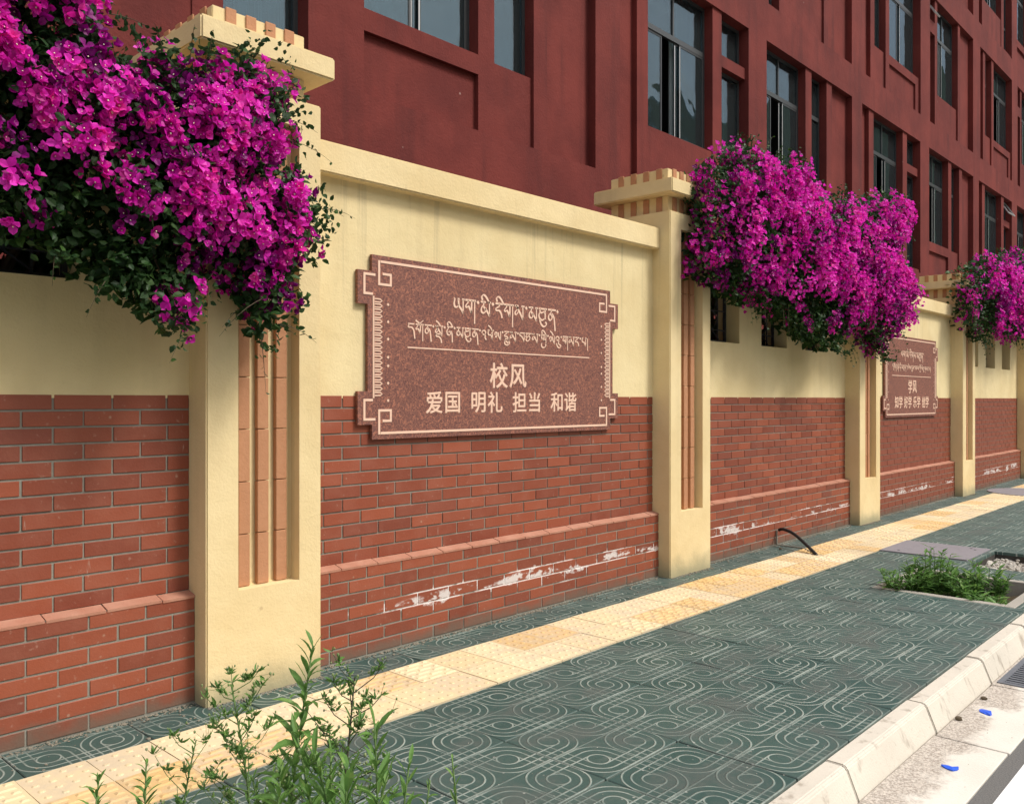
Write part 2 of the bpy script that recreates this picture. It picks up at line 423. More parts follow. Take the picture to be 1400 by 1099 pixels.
def tile_mesh(w, d, m, key):
    def f():
        q = MB(); q.box(-w/2, w/2, -d/2, d/2, -.03, 0); return q.mesh('tile', m, bevel=.003)
    return cached(key, f)
rows = [(1.43, 1.96), (1.96, 2.49), (2.49, 3.02), (3.58, 4.11)]
gap = .0032
rt = random.Random(3)
for (y0, y1) in rows:
    for k in range(-1, 37):
        x0 = .13+.5*k; x1 = x0+.5; cx, cy = (x0+x1)/2, (y0+y1)/2
        pcs = rects_minus((x0, x1, y0, y1), HOLES)
        whole = len(pcs) == 1 and abs((pcs[0][1]-pcs[0][0])*(pcs[0][3]-pcs[0][2])-.265) < 1e-3
        if y0 > 3.5: pcs = [(x0, x1, y0, 3.92)]; whole = False
        if not pcs: continue
        if whole: me = tile_mesh(.5-2*gap, .53-2*gap, M['green'], 'green')
        elif y0 > 3.5:
            me = cached('green_half', lambda: (lambda q: (q.box(-.25+gap, .25-gap, y0-cy+gap, 3.92-cy, -.03, 0), q.mesh('tile', M['green'], bevel=.003))[1])(MB()))
        else:
            q = MB()
            for (a, bb, c, d) in pcs: q.box(a-cx+gap, bb-cx-gap, c-cy+gap, d-cy-gap, -.03, 0)
            me = q.mesh('tile', M['green'], bevel=.002)
        o = link('green_tile', me, pav, (cx, cy, rt.uniform(-.0022, .0014)), (rt.uniform(-.003, .003), rt.uniform(-.003, .003), rt.uniform(-.002, .002)))
# tactile strip: two rows of small yellow tiles, bars and studs
def bar_tile(m, studs):
    q = MB(); w, d = .256-.004, .28-.004
    q.box(-w/2, w/2, -d/2, d/2, -.03, .004)
    if studs:
        for i in range(4):
            for j in range(4):
                cx, cy = -.09+.06*i, -.0975+.065*j
                for r0, r1, z0, z1 in ((.0145, .009, .004, .0085),):
                    pts0 = [(cx+r0*cos(a*pi/4), cy+r0*sin(a*pi/4), z0) for a in range(8)]
                    pts1 = [(cx+r1*cos(a*pi/4), cy+r1*sin(a*pi/4), z1) for a in range(8)]
                    for a in range(8): q.face([pts0[a], pts0[(a+1) % 8], pts1[(a+1) % 8], pts1[a]])
                    q.face(pts1)
    else:
        for j in range(6):
            cy = -.115+.046*j
            xs = [(-.112, -.045), (-.02, .06), (.082, .115)] if j % 2 else [(-.115, -.09), (-.07, .015), (.04, .112)]
            for (a, bb) in xs:
                h = .0095; o = .008
                A = [(a, cy-.012, .004), (bb, cy-.012, .004), (bb, cy+.012, .004), (a, cy+.012, .004)]
                B = [(a+o, cy-.012+o*.7, h), (bb-o, cy-.012+o*.7, h), (bb-o, cy+.012-o*.7, h), (a+o, cy+.012-o*.7, h)]
                for i in range(4): q.face([A[i], A[(i+1) % 4], B[(i+1) % 4], B[i]])
                q.face(B)
    me = q.mesh('tile', m); bm = bmesh.new(); bm.from_mesh(me); bmesh.ops.recalc_face_normals(bm, faces=bm.faces); bm.to_mesh(me); bm.free(); return me
ym = [bar_tile(M['yellow'], True), bar_tile(M['yellow'], False), bar_tile(M['orange'], False), bar_tile(M['orange'], True)]
for r, cy in enumerate((3.16, 3.44)):
    for k in range(-2, 70):
        cx = .066+.256*(k+.5)
        nz = mn.noise(Vector((cx*.9, r*3.1, 4)))
        me = ym[2] if nz > .16 else (ym[1] if nz > .02 else (ym[0] if nz > -.38 else ym[3]))
        link('yellow_tile', me, pav, (cx, cy, rt.uniform(-.001, .002)), (rt.uniform(-.004, .004), rt.uniform(-.004, .004), rt.uniform(-.003, .003)))
q = MB(); q.box(18.0, 45, 3.02, 3.58, -.03, .004); tag(part('yellow_tile_strip_far', q, M['yellow'], pav), kind='stuff')
q = MB()
q.box(18.63, 45, 1.43, 3.02, -.03, .0); q.box(18.63, 45, 3.58, 3.92, -.03, 0)
tag(part('green_tile_field_far', q, M['green'], pav), kind='stuff')

kerb = tag(link('kerb', None), kind='structure')
def kerb_mesh():
    q = MB(); L = .94
    prof = [(1.425, -.30), (1.425, -.001), (1.352, -.001), (1.338, -.012), (1.292, -.125), (1.290, -.30)]
    a = [(0, y, z) for y, z in prof]; bb = [(L, y, z) for y, z in prof]
    for i in range(len(prof)): j = (i+1) % len(prof); q.face([a[i], a[j], bb[j], bb[i]])
    q.face(a[::-1]); q.face(bb)
    bm_ = q.mesh('kerb_stone', M['kerb'], bevel=.005, seg=2)
    return bm_
km = kerb_mesh()
for k in range(-3, 40):
    link('kerb_stone', km, kerb, (3.367+.955*k+.0075, rt.uniform(-.003, .003), rt.uniform(-.003, .003)), (0, 0, rt.uniform(-.003, .003)))
gut = tag(link('gutter', None), kind='structure')
def gut_mesh():
    q = MB(); q.box(0, .955, .98, 1.286, -.3, -.1215); return q.mesh('gutter_slab', M['gutter'], bevel=.003)
gm = gut_mesh()
for k in range(-3, 40): link('gutter_slab', gm, gut, (3.31+.965*k, rt.uniform(-.004, .004), rt.uniform(-.002, .002)))

# ------------------------------------------------------------------ tree pits, hole, covers
def pit(h, label, mat_fill, zf=-.11):
    x0, x1, y0, y1 = h; w = .07
    t = thing('tree_pit', (x0, y0, 0), label, 'tree pit')
    X, Y = x1-x0, y1-y0
    for (a, bb, c, d) in ((0, X, 0, w), (0, X, Y-w, Y), (0, w, w+.002, Y-w-.002), (X-w, X, w+.002, Y-w-.002)):
        q = MB(); q.box(a, bb, c, d, -.28, .004); part('rim', q, M['rim'], t, bevel=.004)
    q = MB(); n = 16
    P = [[(w+.001+(X-2*w-.002)*i/n, w+.001+(Y-2*w-.002)*j/n, zf+.045*mn.noise(Vector((x0+i*.4, j*.4, 0)))) for j in range(n+1)] for i in range(n+1)]
    for i in range(n):
        for j in range(n): q.face([P[i][j], P[i+1][j], P[i+1][j+1], P[i][j+1]])
    tag(part('soil', q, mat_fill, t, smooth=True), kind='stuff')
    return t
pit(PITS[0], 'near tree pit full of tall weeds at the foot of the picture', M['soil'])
pit(PITS[1], 'concrete rimmed tree pit with low green weeds beside the kerb', M['soil'])
# broken hole with rubble
x0, x1, y0, y1 = HOLE
hole = thing('rubble_hole', (x0, y0, 0), 'broken open pit filled with pale rubble beside the mauve cover', 'hole')
q = MB(); n = 26
hh = lambda i, j: -.085+.05*mn.noise(Vector((i*.33, j*.33, 3)))+.02*mn.noise(Vector((i*1.3, j*1.3, 3)))
P = [[((x1-x0)*i/n, (y1-y0)*j/n, hh(i, j)) for j in range(n+1)] for i in range(n+1)]
for i in range(n):
    for j in range(n): q.face([P[i][j], P[i+1][j], P[i+1][j+1], P[i][j+1]])
tag(part('rubble_bed', q, M['sand'], hole), kind='stuff')
q = MB(); iv, if_ = ico(1, .7)
for k in range(260):
    s = random.uniform(.005, .022)
    q.add([(a+random.uniform(-.25, .25), b_+random.uniform(-.25, .25), c) for a, b_, c in iv], if_, Matrix.Translation((random.uniform(.03, x1-x0-.03), random.uniform(.03, y1-y0-.03), -.075+random.random()*.02)) @ Matrix.Scale(s, 4))
tag(part('rubble', q, [M['sand']], hole), kind='stuff')
for k in range(2):
    q = MB(); q.tube([(.66+.085*k, .36, -.055), (.60+.09*k, .10, -.01)], .036, 14)
    o = part('white_pipe_end', q, M['pvc'], None, (x0, y0, 0))
    tag(o, ('left' if k == 0 else 'right')+' of the two short white pipes lying in the rubble hole', 'pipe')
q = MB()
q.box(0, .76, 0, .765, -.03, .012)
cv = thing('access_cover', (8.37, 2.25, 0), 'flat mauve grey rectangular access cover set in the green paving', 'cover')
part('slab', q, M['granite'], cv, bevel=.003)
for (a, bb) in ((.1, .62), (.66, .14), (.6, .09)):
    q = MB(); q.tube([(a, bb, .0125), (a, bb, .014)], .012, 8); part('lifting_hole', q, M['rubber'], cv)
q = MB(); q.tube([(0, 0, -.02), (0, 0, .014)], .64, 40)
mh = thing('manhole_cover', (15.15, 3.12, 0), 'round grey manhole cover in the far yellow tile strip', 'manhole cover')
part('lid', q, M['granite'], mh)
# drain grate in the gutter
dg = thing('drain_grate', (5.285, 1.0, -.12), 'grey iron drain grate in the gutter beside the kerb', 'drain grate')
q = MB()
q.box(0, .62, 0, .03, -.0, .006); q.box(0, .62, .24, .27, 0, .006); q.box(0, .03, .031, .239, 0, .006); q.box(.59, .62, .031, .239, 0, .006)
part('grate_frame', q, M['iron'], dg)
for k in range(13):
    q = MB(); q.box(.04+.042*k, .062+.042*k, .031, .239, 0, .0055); part('bar', q, M['iron'], dg)
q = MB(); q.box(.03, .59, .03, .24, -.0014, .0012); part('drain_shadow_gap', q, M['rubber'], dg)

# ------------------------------------------------------------------ boundary wall pillars
def bevbox(x0, x1, y0, y1, z0, z1, m, bev=.006, seg=2, name='box'):
    q = MB(); q.box(x0, x1, y0, y1, z0, z1); return q.mesh(name, m, bevel=bev, seg=seg)
def pillar_body_mesh():
    q = MB(); W = PW; D = .685; H = 2.965; a0, a1, z0, z1, dp = .163, .503, .522, 2.83, .088
    F = lambda *p: q.face(p)
    Z0 = -.03
    # front frame round the niche
    F((0,0,Z0), (W,0,Z0), (W,0,z0), (0,0,z0)); F((0,0,z1), (W,0,z1), (W,0,H), (0,0,H))
    F((0,0,z0), (a0,0,z0), (a0,0,z1), (0,0,z1)); F((a1,0,z0), (W,0,z0), (W,0,z1), (a1,0,z1))
    # niche
    F((a0,dp,z0), (a1,dp,z0), (a1,dp,z1), (a0,dp,z1))
    F((a0,0,z0), (a0,dp,z0), (a0,dp,z1), (a0,0,z1)); F((a1,dp,z0), (a1,0,z0), (a1,0,z1), (a1,dp,z1))
    F((a0,0,z0), (a1,0,z0), (a1,dp,z0), (a0,dp,z0)); F((a0,dp,z1), (a1,dp,z1), (a1,0,z1), (a0,0,z1))
    # sides, back, top (split at niche levels so the mesh stays watertight)
    for (s, e) in ((Z0, z0), (z0, z1), (z1, H)):
        F((0,D,s), (0,0,s), (0,0,e), (0,D,e)); F((W,0,s), (W,D,s), (W,D,e), (W,0,e)); F((W,D,s), (0,D,s), (0,D,e), (W,D,e))
    F((0,0,H), (W,0,H), (W,D,H), (0,D,H))
    me = bpy.data.meshes.new('pillar_body'); me.from_pydata(q.v, [], q.f); me.materials.append(M['plaster'])
    bm = bmesh.new(); bm.from_mesh(me); bmesh.ops.remove_doubles(bm, verts=bm.verts, dist=1e-5)
    bmesh.ops.recalc_face_normals(bm, faces=bm.faces)
    ed = [e for e in bm.edges if len(e.link_faces) == 2 and e.calc_face_angle(0) > .5]
    bmesh.ops.bevel(bm, geom=ed, offset=.007, segments=2, affect='EDGES', clamp_overlap=True)
    bm.to_mesh(me); bm.free(); me.polygons.foreach_set('use_smooth', [False]*len(me.polygons)); return me
body_me = pillar_body_mesh()
D = .685; I = .062
neck_me = bevbox(I, PW-I, I, D-I+.01, 2.965, 3.10, M['plaster'], .004)
slab_me = bevbox(-.052, PW+.052, -.052, D+.052, 3.10, 3.215, M['plaster'], .009)
crown_me = bevbox(I, PW-I, I, D-I+.01, 3.215, 3.325, M['plaster'], .004)
strip_me = bevbox(0, .062, -.03, 0, 0, .253, M['terracotta'], .0025, 1, 'strip_tile')
strip_s = bevbox(0, .062, -.03, 0, 0, .245, M['terracotta'], .0025, 1, 'strip_tile')
capf = bevbox(-.028, .028, -.010, .0, 0, .1125, M['terracotta'], .0025, 1, 'cap_tile')
capn = bevbox(-.028, .028, -.011, .0, 0, .128, M['terracotta'], .0025, 1, 'cap_tile')
capc = bevbox(-.022, .022, -.006, .0, 0, .116, M['plaster'], .003, 1, 'cream_cap_tile')
PL = ['nearest cream pillar, half hidden behind the biggest magenta bougainvillea',
      'cream pillar between the large granite plaque and the middle bougainvillea',
      'cream pillar under the drooping tip of the middle bougainvillea',
      'cream pillar just right of the small far granite plaque',
      'farthest cream pillar, a sliver at the right edge of the picture']
rp = random.Random(11)
for k in range(5):
    t = thing('wall_pillar', (PX+PITCH*k, YF, 0), PL[k], 'pillar', 'pillars of the boundary wall')
    link('body', body_me, t); link('neck', neck_me, t); link('cap_slab', slab_me, t); link('crown', crown_me, t)
    for s in range(3):
        xs = .196+.104*s
        zz = .524
        j = 0
        while zz < 2.80:
            h = .2555
            me = strip_me
            if zz+h > 2.83:
                hh_ = 2.828-zz
                me = cached('strip_cut', lambda: bevbox(0, .062, -.03, 0, 0, hh_, M['terracotta'], .0025, 1, 'strip_tile'))
            link('strip_tile', me, t, (xs+rp.uniform(-.0015, .0015), .088+rp.uniform(-.003, .001), zz+.0005))
            zz += .257
    for s in range(4):
        for z, me in ((3.2165, capf), (2.9665, capn)):
            x = I+.093+.108*s
            link('cap_tile', me, t, (x, I, z+(rp.uniform(-.001, .004) if z > 3.2 else 0)))
            link('cap_tile', me, t, (x, D-I+.01, z), (0, 0, pi))
            y = I+.08+.127*s
            link('cap_tile', me, t, (I, y, z+(rp.uniform(-.001, .004) if z > 3.2 else 0)), (0, 0, -pi/2))
            link('cap_tile', me, t, (PW-I, y, z), (0, 0, pi/2))

# ------------------------------------------------------------------ wall bays
def brick_mesh(w, h):
    def f():
        q = MB(); q.box(0, w, -.013, .012, 0, h); me = q.mesh('brick', M['brick'], bevel=.0016); return me
    return cached(('brick', round(w, 3), round(h, 3)), f)
def brick_rows(x0, x1, ybase, z0, nrow, top_phase_half, root, ox, as_part=True, collect=None, seed=0):
    rr = random.Random(seed)
    for r in range(nrow):
        fromtop = nrow-1-r
        ph = 2.850 if (fromtop % 2 == 0) != top_phase_half else 2.725
        z = z0+r*RH; n0 = math.floor((x0-ph)/.25)
        x = ph+n0*.25
        while x < x1-.01:
            a, b_ = max(x+.0045, x0+.002), min(x+.25-.0045, x1-.002)
            x += .25
            if b_-a < .02: continue
            h = RH-.0095
            if as_part:
                link('brick', brick_mesh(b_-a, h), root, (a-ox+rr.uniform(-.0012, .0012), ybase-YF+.013+rr.uniform(-.0014, .0014), z+.0048), (rr.uniform(-.006, .006), 0, rr.uniform(-.004, .004)))
            else:
                collect.box(a-ox, b_-ox, ybase-YF+rr.uniform(-.001, .001), ybase-YF+.02, z+.0048, z+.0048+h, 0, 'n')
WL = ['cream and brick wall bay behind the biggest bougainvillea at the left edge',
      'cream and brick wall bay that carries the large granite plaque',
      'cream and brick wall bay with small grilled openings under the middle bougainvillea',
      'cream and brick wall bay that carries the small far granite plaque',
      'farthest cream and brick wall bay with open slots under the far bougainvillea']
def grille_mesh(w, h):
    q = MB(); r = .009
    for x in (0, w): q.box(x-.012, x+.012, -.012, .012, 0, h)
    for z in (.012, h-.012): q.box(.0125, w-.0125, -.012, .012, z-.012, z+.012)
    for f in (.25, .5, .75): q.box(w*f-.006, w*f+.006, -.006, .006, .025, h-.025)
    for z in (.12, .30, .46): q.tube([(.01, -.007, z), (w-.01, -.007, z)], .006, 4)
    for c in (.21, .38):
        pts = [(w/2+.085*cos(a*pi/8), -.014, c+.085*sin(a*pi/8)) for a in range(17)]
        q.tube(pts, .006, 4, cap=False)
    q.tube([(w*.25, -.014, .03), (w*.5, -.014, .12), (w*.75, -.014, .03)], .006, 4)
    return q.mesh('window_grille', M['grille'])
for k in range(-1, 4):
    xa, xb = PX+PITCH*k+PW, PX+PITCH*(k+1)
    if k == -1: xa, xb = -1.36, PX
    t = thing('wall_bay', (xa, YF, 0), WL[k+1], 'wall', 'bays of the boundary wall')
    L = xb-xa; y0, y1 = YW-YF, YW-YF+.24
    ztop = 2.66
    q = MB(); q.box(0, L, y0, y1, ZB+.001, 1.965 if (k % 2) else ztop)
    q.box(0, L, y0+.0035, y1, -.05, ZB+.001, 1)
    if k % 2:
        op = [(.9, 1.46), (1.9, 2.46), (2.9, 3.46)]; ox = PX+PITCH*k-xa
        ed = [0]+[e+ox for o in op for e in o]+[L]
        for i in range(0, len(ed), 2): q.box(ed[i], ed[i+1], y0, y1, 1.965, 2.555)
        q.box(0, L, y0, y1, 2.555, ztop)
        gme = cached('grille', lambda: grille_mesh(.535, .575))
        for (a, b_) in op: link('window_grille', gme, t, (a+ox+.012, y0+.15, 1.972))
    part('wall_core', q, [M['bayplaster'], M['mortar']], t)
    q = MB(); q.box(0, L, 3.871-YF, y1+.05, 2.66, 2.832)
    part('coping', q, M['plaster'], t, bevel=.008, seg=2)
    # plinth
    q = MB(); q.box(0, L, YP-YF+.004, y0+.003, -.05, ZL-.006); part('plinth_core', q, M['mortar'], t)
    big = k <= 1
    col = MB()
    brick_rows(xa, xb, YB, ZL+.008, 13, False, t, xa, big, col, k)
    brick_rows(xa, xb, YP, .0+.006, 7, True, t, xa, big, col, k+40)
    if not big: tag(part('brickwork', col, M['brick'], t), kind='stuff')
    x = 2.80-.25*20; rr = random.Random(k)
    lg = MB()
    while x < xb:
        a, b_ = max(x+.003, xa+.001), min(x+.247, xb-.001); x += .25
        if b_-a < .02: continue
        dz = rr.uniform(-.002, .002)
        q = MB() if big else lg
        A = [(a-xa, YP-YF-.003, ZL-.004+dz), (b_-xa, YP-YF-.003, ZL-.004+dz), (b_-xa, y0-.002, ZL+.012+dz), (a-xa, y0-.002, ZL+.012+dz)]
        Bv = [(p[0], p[1], ZL-.016+dz) for p in A]
        q.face(A); 
        for i in range(4): q.face([Bv[i], Bv[(i+1) % 4], A[(i+1) % 4], A[i]])
        if big: part('ledge_tile', q, M['ledge'], t)
    if not big: tag(part('ledge_tiles', lg, M['ledge'], t), kind='stuff')

# grit along the foot of the wall
q = MB(); iv, if_ = ico(1, .6); rg = random.Random(5)
for k in range(5200):
    x = rg.uniform(.6, 16); kk = (x-PX) % PITCH
    yf = YF if (kk < PW and x > PX) else YP
    y = yf-abs(rg.gauss(0, .022))-.002 if rg.random() < .9 else yf-rg.random()*.3
    s = rg.uniform(.002, .0075)*(1.7 if rg.random() < .06 else 1)
    q.add([(a+rg.uniform(-.3, .3), b_+rg.uniform(-.3, .3), c) for a, b_, c in iv], if_, Matrix.Translation((x, y, .001)) @ Matrix.Scale(s, 4))
tag(part('wall_foot_grit', q, M['grit']), 'fine grit and crumbs of mortar lying along the foot of the wall', 'grit', kind='stuff')
q = MB()
for k in range(900):
    x = rg.uniform(1.5, 10); y = rg.uniform(1.0, 3.8); s = rg.uniform(.0012, .0032)
    z = .0045 if 3.02 < y < 3.58 else (.0 if y > 1.43 else -.12)
    if 1.28 < y < 1.43: continue
    if any(h[0] < x < h[1] and h[2] < y < h[3] for h in HOLES): continue
    q.add(iv, if_, Matrix.Translation((x, y, z+s*.3)) @ Matrix.Scale(s, 4))
tag(part('pavement_crumbs', q, M['sand']), 'small pale crumbs scattered over the pavement and gutter', 'grit', kind='stuff')

# ------------------------------------------------------------------ plaques with lettering
def cat(pts, n=5):
    P = [Vector((*p, 0)) for p in pts]
    if len(P) < 3: return P
    out = []
    for i in range(len(P)-1):
        p0, p1, p2, p3 = P[max(i-1, 0)], P[i], P[i+1], P[min(i+2, len(P)-1)]
        for j in range(n):
            u = j/n
            out.append(.5*((2*p1)+(p2-p0)*u+(2*p0-5*p1+4*p2-p3)*u*u+(3*p1-p0-3*p2+p3)*u**3))
    out.append(P[-1]); return out
def ribbon(q, pts, w, y0, y1, pen=None):
    """flat raised stroke in the x/z plane, front at y0 (towards the street)"""
    P = [(p.x, p.y) for p in pts]
    L = []; R = []
    for i, (x, z) in enumerate(P):
        a = P[max(i-1, 0)]; b_ = P[min(i+1, len(P)-1)]
        dx, dz = b_[0]-a[0], b_[1]-a[1]; l = hypot(dx, dz) or 1
        ww = w
        if pen: ww = w*(.45+.75*abs(cos(atan2(dz, dx)+pen)))
        nx, nz = -dz/l*ww/2, dx/l*ww/2
        L.append((x+nx, z+nz)); R.append((x-nx, z-nz))
    for i in range(len(P)-1):
        a, b_, c, d = R[i], R[i+1], L[i+1], L[i]
        q.face([(a[0], y0, a[1]), (b_[0], y0, b_[1]), (c[0], y0, c[1]), (d[0], y0, d[1])])
        q.face([(d[0], y0, d[1]), (c[0], y0, c[1]), (c[0], y1, c[1]), (d[0], y1, d[1])])
        q.face([(b_[0], y0, b_[1]), (a[0], y0, a[1]), (a[0], y1, a[1]), (b_[0], y1, b_[1])])
G = {
 'y': (.82, [[(.0,0),(.08,-.02),(.03,-.28),(.10,-.46),(.28,-.46),(.40,-.32)],[(.36,-.03),(.42,-.38),(.60,-.58),(.76,-.80)],[(.74,0),(.75,-.78)],[(.64,0),(.86,0)],[(.30,0),(.46,0)]]),
 'g': (.86, [[(0,0),(.88,0)],[(.26,0),(.20,-.16),(.04,-.34),(.12,-.42),(.26,-.36),(.38,-.52),(.50,-.72)],[(.52,0),(.50,-.72)],[(.76,0),(.76,-1.35)]]),
 'm': (.86, [[(0,0),(.44,0)],[(.62,0),(.88,0)],[(.26,0),(.24,-.18),(.08,-.36),(.06,-.56),(.22,-.66),(.38,-.58),(.38,-.42),(.24,-.26)],[(.38,-.36),(.56,-.56),(.76,-.82)],[(.74,0),(.75,-.80)]]),
 'r': (.66, [[(0,0),(.66,0)],[(.34,0),(.32,-.16),(.06,-.30),(.10,-.42),(.34,-.42),(.50,-.60),(.58,-.85)]]),
 's': (.88, [[(0,0),(.34,0)],[(.60,0),(.90,0)],[(.10,0),(.28,-.16),(.12,-.30),(.02,-.46),(.14,-.54),(.34,-.36)],[(.22,-.08),(.50,-.46),(.76,-.82)],[(.74,0),(.75,-.80)]]),
 'T': (.80, [[(0,0),(.80,0)],[(.20,0),(.12,-.18),(.30,-.26),(.50,-.18),(.60,-.28)],[(.12,-.22),(.02,-.44),(.12,-.64),(.36,-.72),(.60,-.60)],[(.64,0),(.62,-.66)]]),
 'n': (.78, [[(0,0),(.80,0)],[(.36,0),(.32,-.16),(.10,-.36),(.08,-.58),(.24,-.68),(.40,-.56),(.40,-.38),(.24,-.28)],[(.38,-.24),(.58,-.44),(.66,-.80),(.72,-1.35)]]),
 'd': (.70, [[(0,0),(.66,0)],[(.12,0),(.04,-.24),(.16,-.28),(.42,-.30),(.60,-.52),(.66,-.85),(.72,-1.2)]]),
 'Z': (.74, [[(.06,0),(.62,0)],[(.40,0),(.18,-.14),(.04,-.36),(.10,-.62),(.34,-.68),(.48,-.52),(.34,-.38),(.20,-.46)],[(.46,-.34),(.62,-.60),(.66,-1.3)]]),
 'A': (.64, [[(.02,-.30),(.10,-.10),(.34,-.06),(.50,-.22),(.34,-.42),(.12,-.36)],[(.30,-.42),(.46,-.52),(.40,-.66),(.58,-.86)]]),
 'P': (.80, [[(0,0),(.24,0)],[(.12,0),(.06,-.26),(.18,-.42),(.38,-.40),(.54,-.60),(.62,-.80)],[(.62,0),(.62,-.78)],[(.50,0),(.80,0)],[(.62,-.30),(.46,-.20)]]),
 'l': (.84, [[(.02,-.40),(.06,-.16),(.22,-.14),(.30,-.40),(.18,-.56),(.08,-.46)],[(.30,-.30),(.44,-.16),(.52,-.46),(.64,-.62),(.78,-.78)],[(.76,0),(.77,-.76)]]),
 'b': (.74, [[(0,0),(.76,0)],[(.08,0),(.04,-.20),(.26,-.30),(.46,-.48),(.64,-.78)],[(.64,0),(.64,-.76)]]),
 'c': (.80, [[(0,0),(.82,0)],[(.36,0),(.10,-.18),(.04,-.34),(.30,-.30),(.06,-.52),(.22,-.70),(.48,-.60),(.60,-.36),(.44,-.22),(.66,0)]]),
 'k': (.82, [[(0,0),(.84,0)],[(.16,0),(.08,-.26),(.18,-.44)],[(.42,0),(.42,-.50),(.26,-.34),(.14,-.44)],[(.44,-.40),(.66,-.46)],[(.70,0),(.70,-.80)]]),
 'p': (.72, [[(0,0),(.22,0)],[(.12,0),(.04,-.26),(.16,-.40),(.36,-.42),(.62,-.78)],[(.62,0),(.62,-.76)],[(.52,0),(.74,0)]]),
}
VO = {'i': [[(.16,.10),(.10,.30),(.26,.42),(.46,.32),(.64,.10),(.72,-.02)]], 'e': [[(.06,.42),(.26,.34),(.44,.18),(.56,.0)]],
      'o': [[(.0,.34),(.20,.20),(.42,.12),(.60,.18),(.84,.36)],[(.42,.12),(.44,.02)]],
      'u': [[(.10,-.70),(.22,-.96),(.44,-1.12),(.66,-1.08),(.76,-.92),(.62,-.84)]],
      'Y': [[(.12,-.78),(.04,-1.00),(.20,-1.18),(.50,-1.18),(.70,-1.0),(.62,-.86)]],
      'D': [[(.10,-.66),(.62,-.66)],[(.16,-.66),(.10,-.84),(.44,-.90),(.64,-1.1),(.70,-1.4)]],
      'G': [[(.08,-.64),(.66,-.64)],[(.24,-.64),(.06,-.82),(.30,-.88),(.46,-1.04)],[(.56,-.64),(.56,-1.0)]]}
def tib_width(s):
    return sum(.30 if w == '.' else (.35 if w == '|' else G[w[0]][0]+.10) for w in s.split())
def tibetan(q, s, x0, z, width, y0, y1, wpen=.10):
    hgt = width/tib_width(s); x = x0
    for w in s.split():
        if w == '.': strokes = [[(.02, .0), (.14, -.14)]]; adv = .30
        elif w == '|': strokes = [[(.1, 0), (.1, -1.2)]]; adv = .35
        else:
            strokes = list(G[w[0]][1]); adv = G[w[0]][0]+.10
            for v in w[1:]: strokes = strokes+VO[v]
        for st in strokes:
            pts = cat(st, 4 if len(st) > 2 else 1)
            thick = wpen*(1.5 if w == '.' else 1)
            if len(st) == 2 and abs(st[0][0]-st[1][0]) < .02: thick = wpen*.75
            ribbon(q, [Vector((x+p.x*hgt, z+p.y*hgt, 0)) for p in pts], thick*hgt, y0, y1, None if len(st) == 2 else .9)
        x += adv*hgt
def font_mesh(txt, size, bold, sx=1.0):
    c = bpy.data.curves.new('t', 'FONT'); c.body = txt; c.size = 1; c.extrude = .012; c.align_x = 'LEFT'; c.resolution_u = 3
    o = bpy.data.objects.new('t', c); C.objects.link(o)
    me = bpy.data.meshes.new_from_object(o.evaluated_get(bpy.context.evaluated_depsgraph_get()))
    bpy.data.objects.remove(o); bpy.data.curves.remove(c)
    V = [tuple(v.co) for v in me.vertices]; F = [tuple(p.vertices) for p in me.polygons]; bpy.data.meshes.remove(me)
    cx, cy = (min(v[0] for v in V)+max(v[0] for v in V))/2, (min(v[1] for v in V)+max(v[1] for v in V))/2
    q = MB()    # heavy stroke weight: copies shifted by a fraction of the stroke, each on its own plane
    for i in range(8):
        dx, dy = bold*cos(i*pi/4), bold*sin(i*pi/4)
        q.add([((x-cx+dx)*size*sx, -z*size+.00025*i, (y-cy+dy)*size) for x, y, z in V], F)
    return q.mesh('character', M['inlay'])
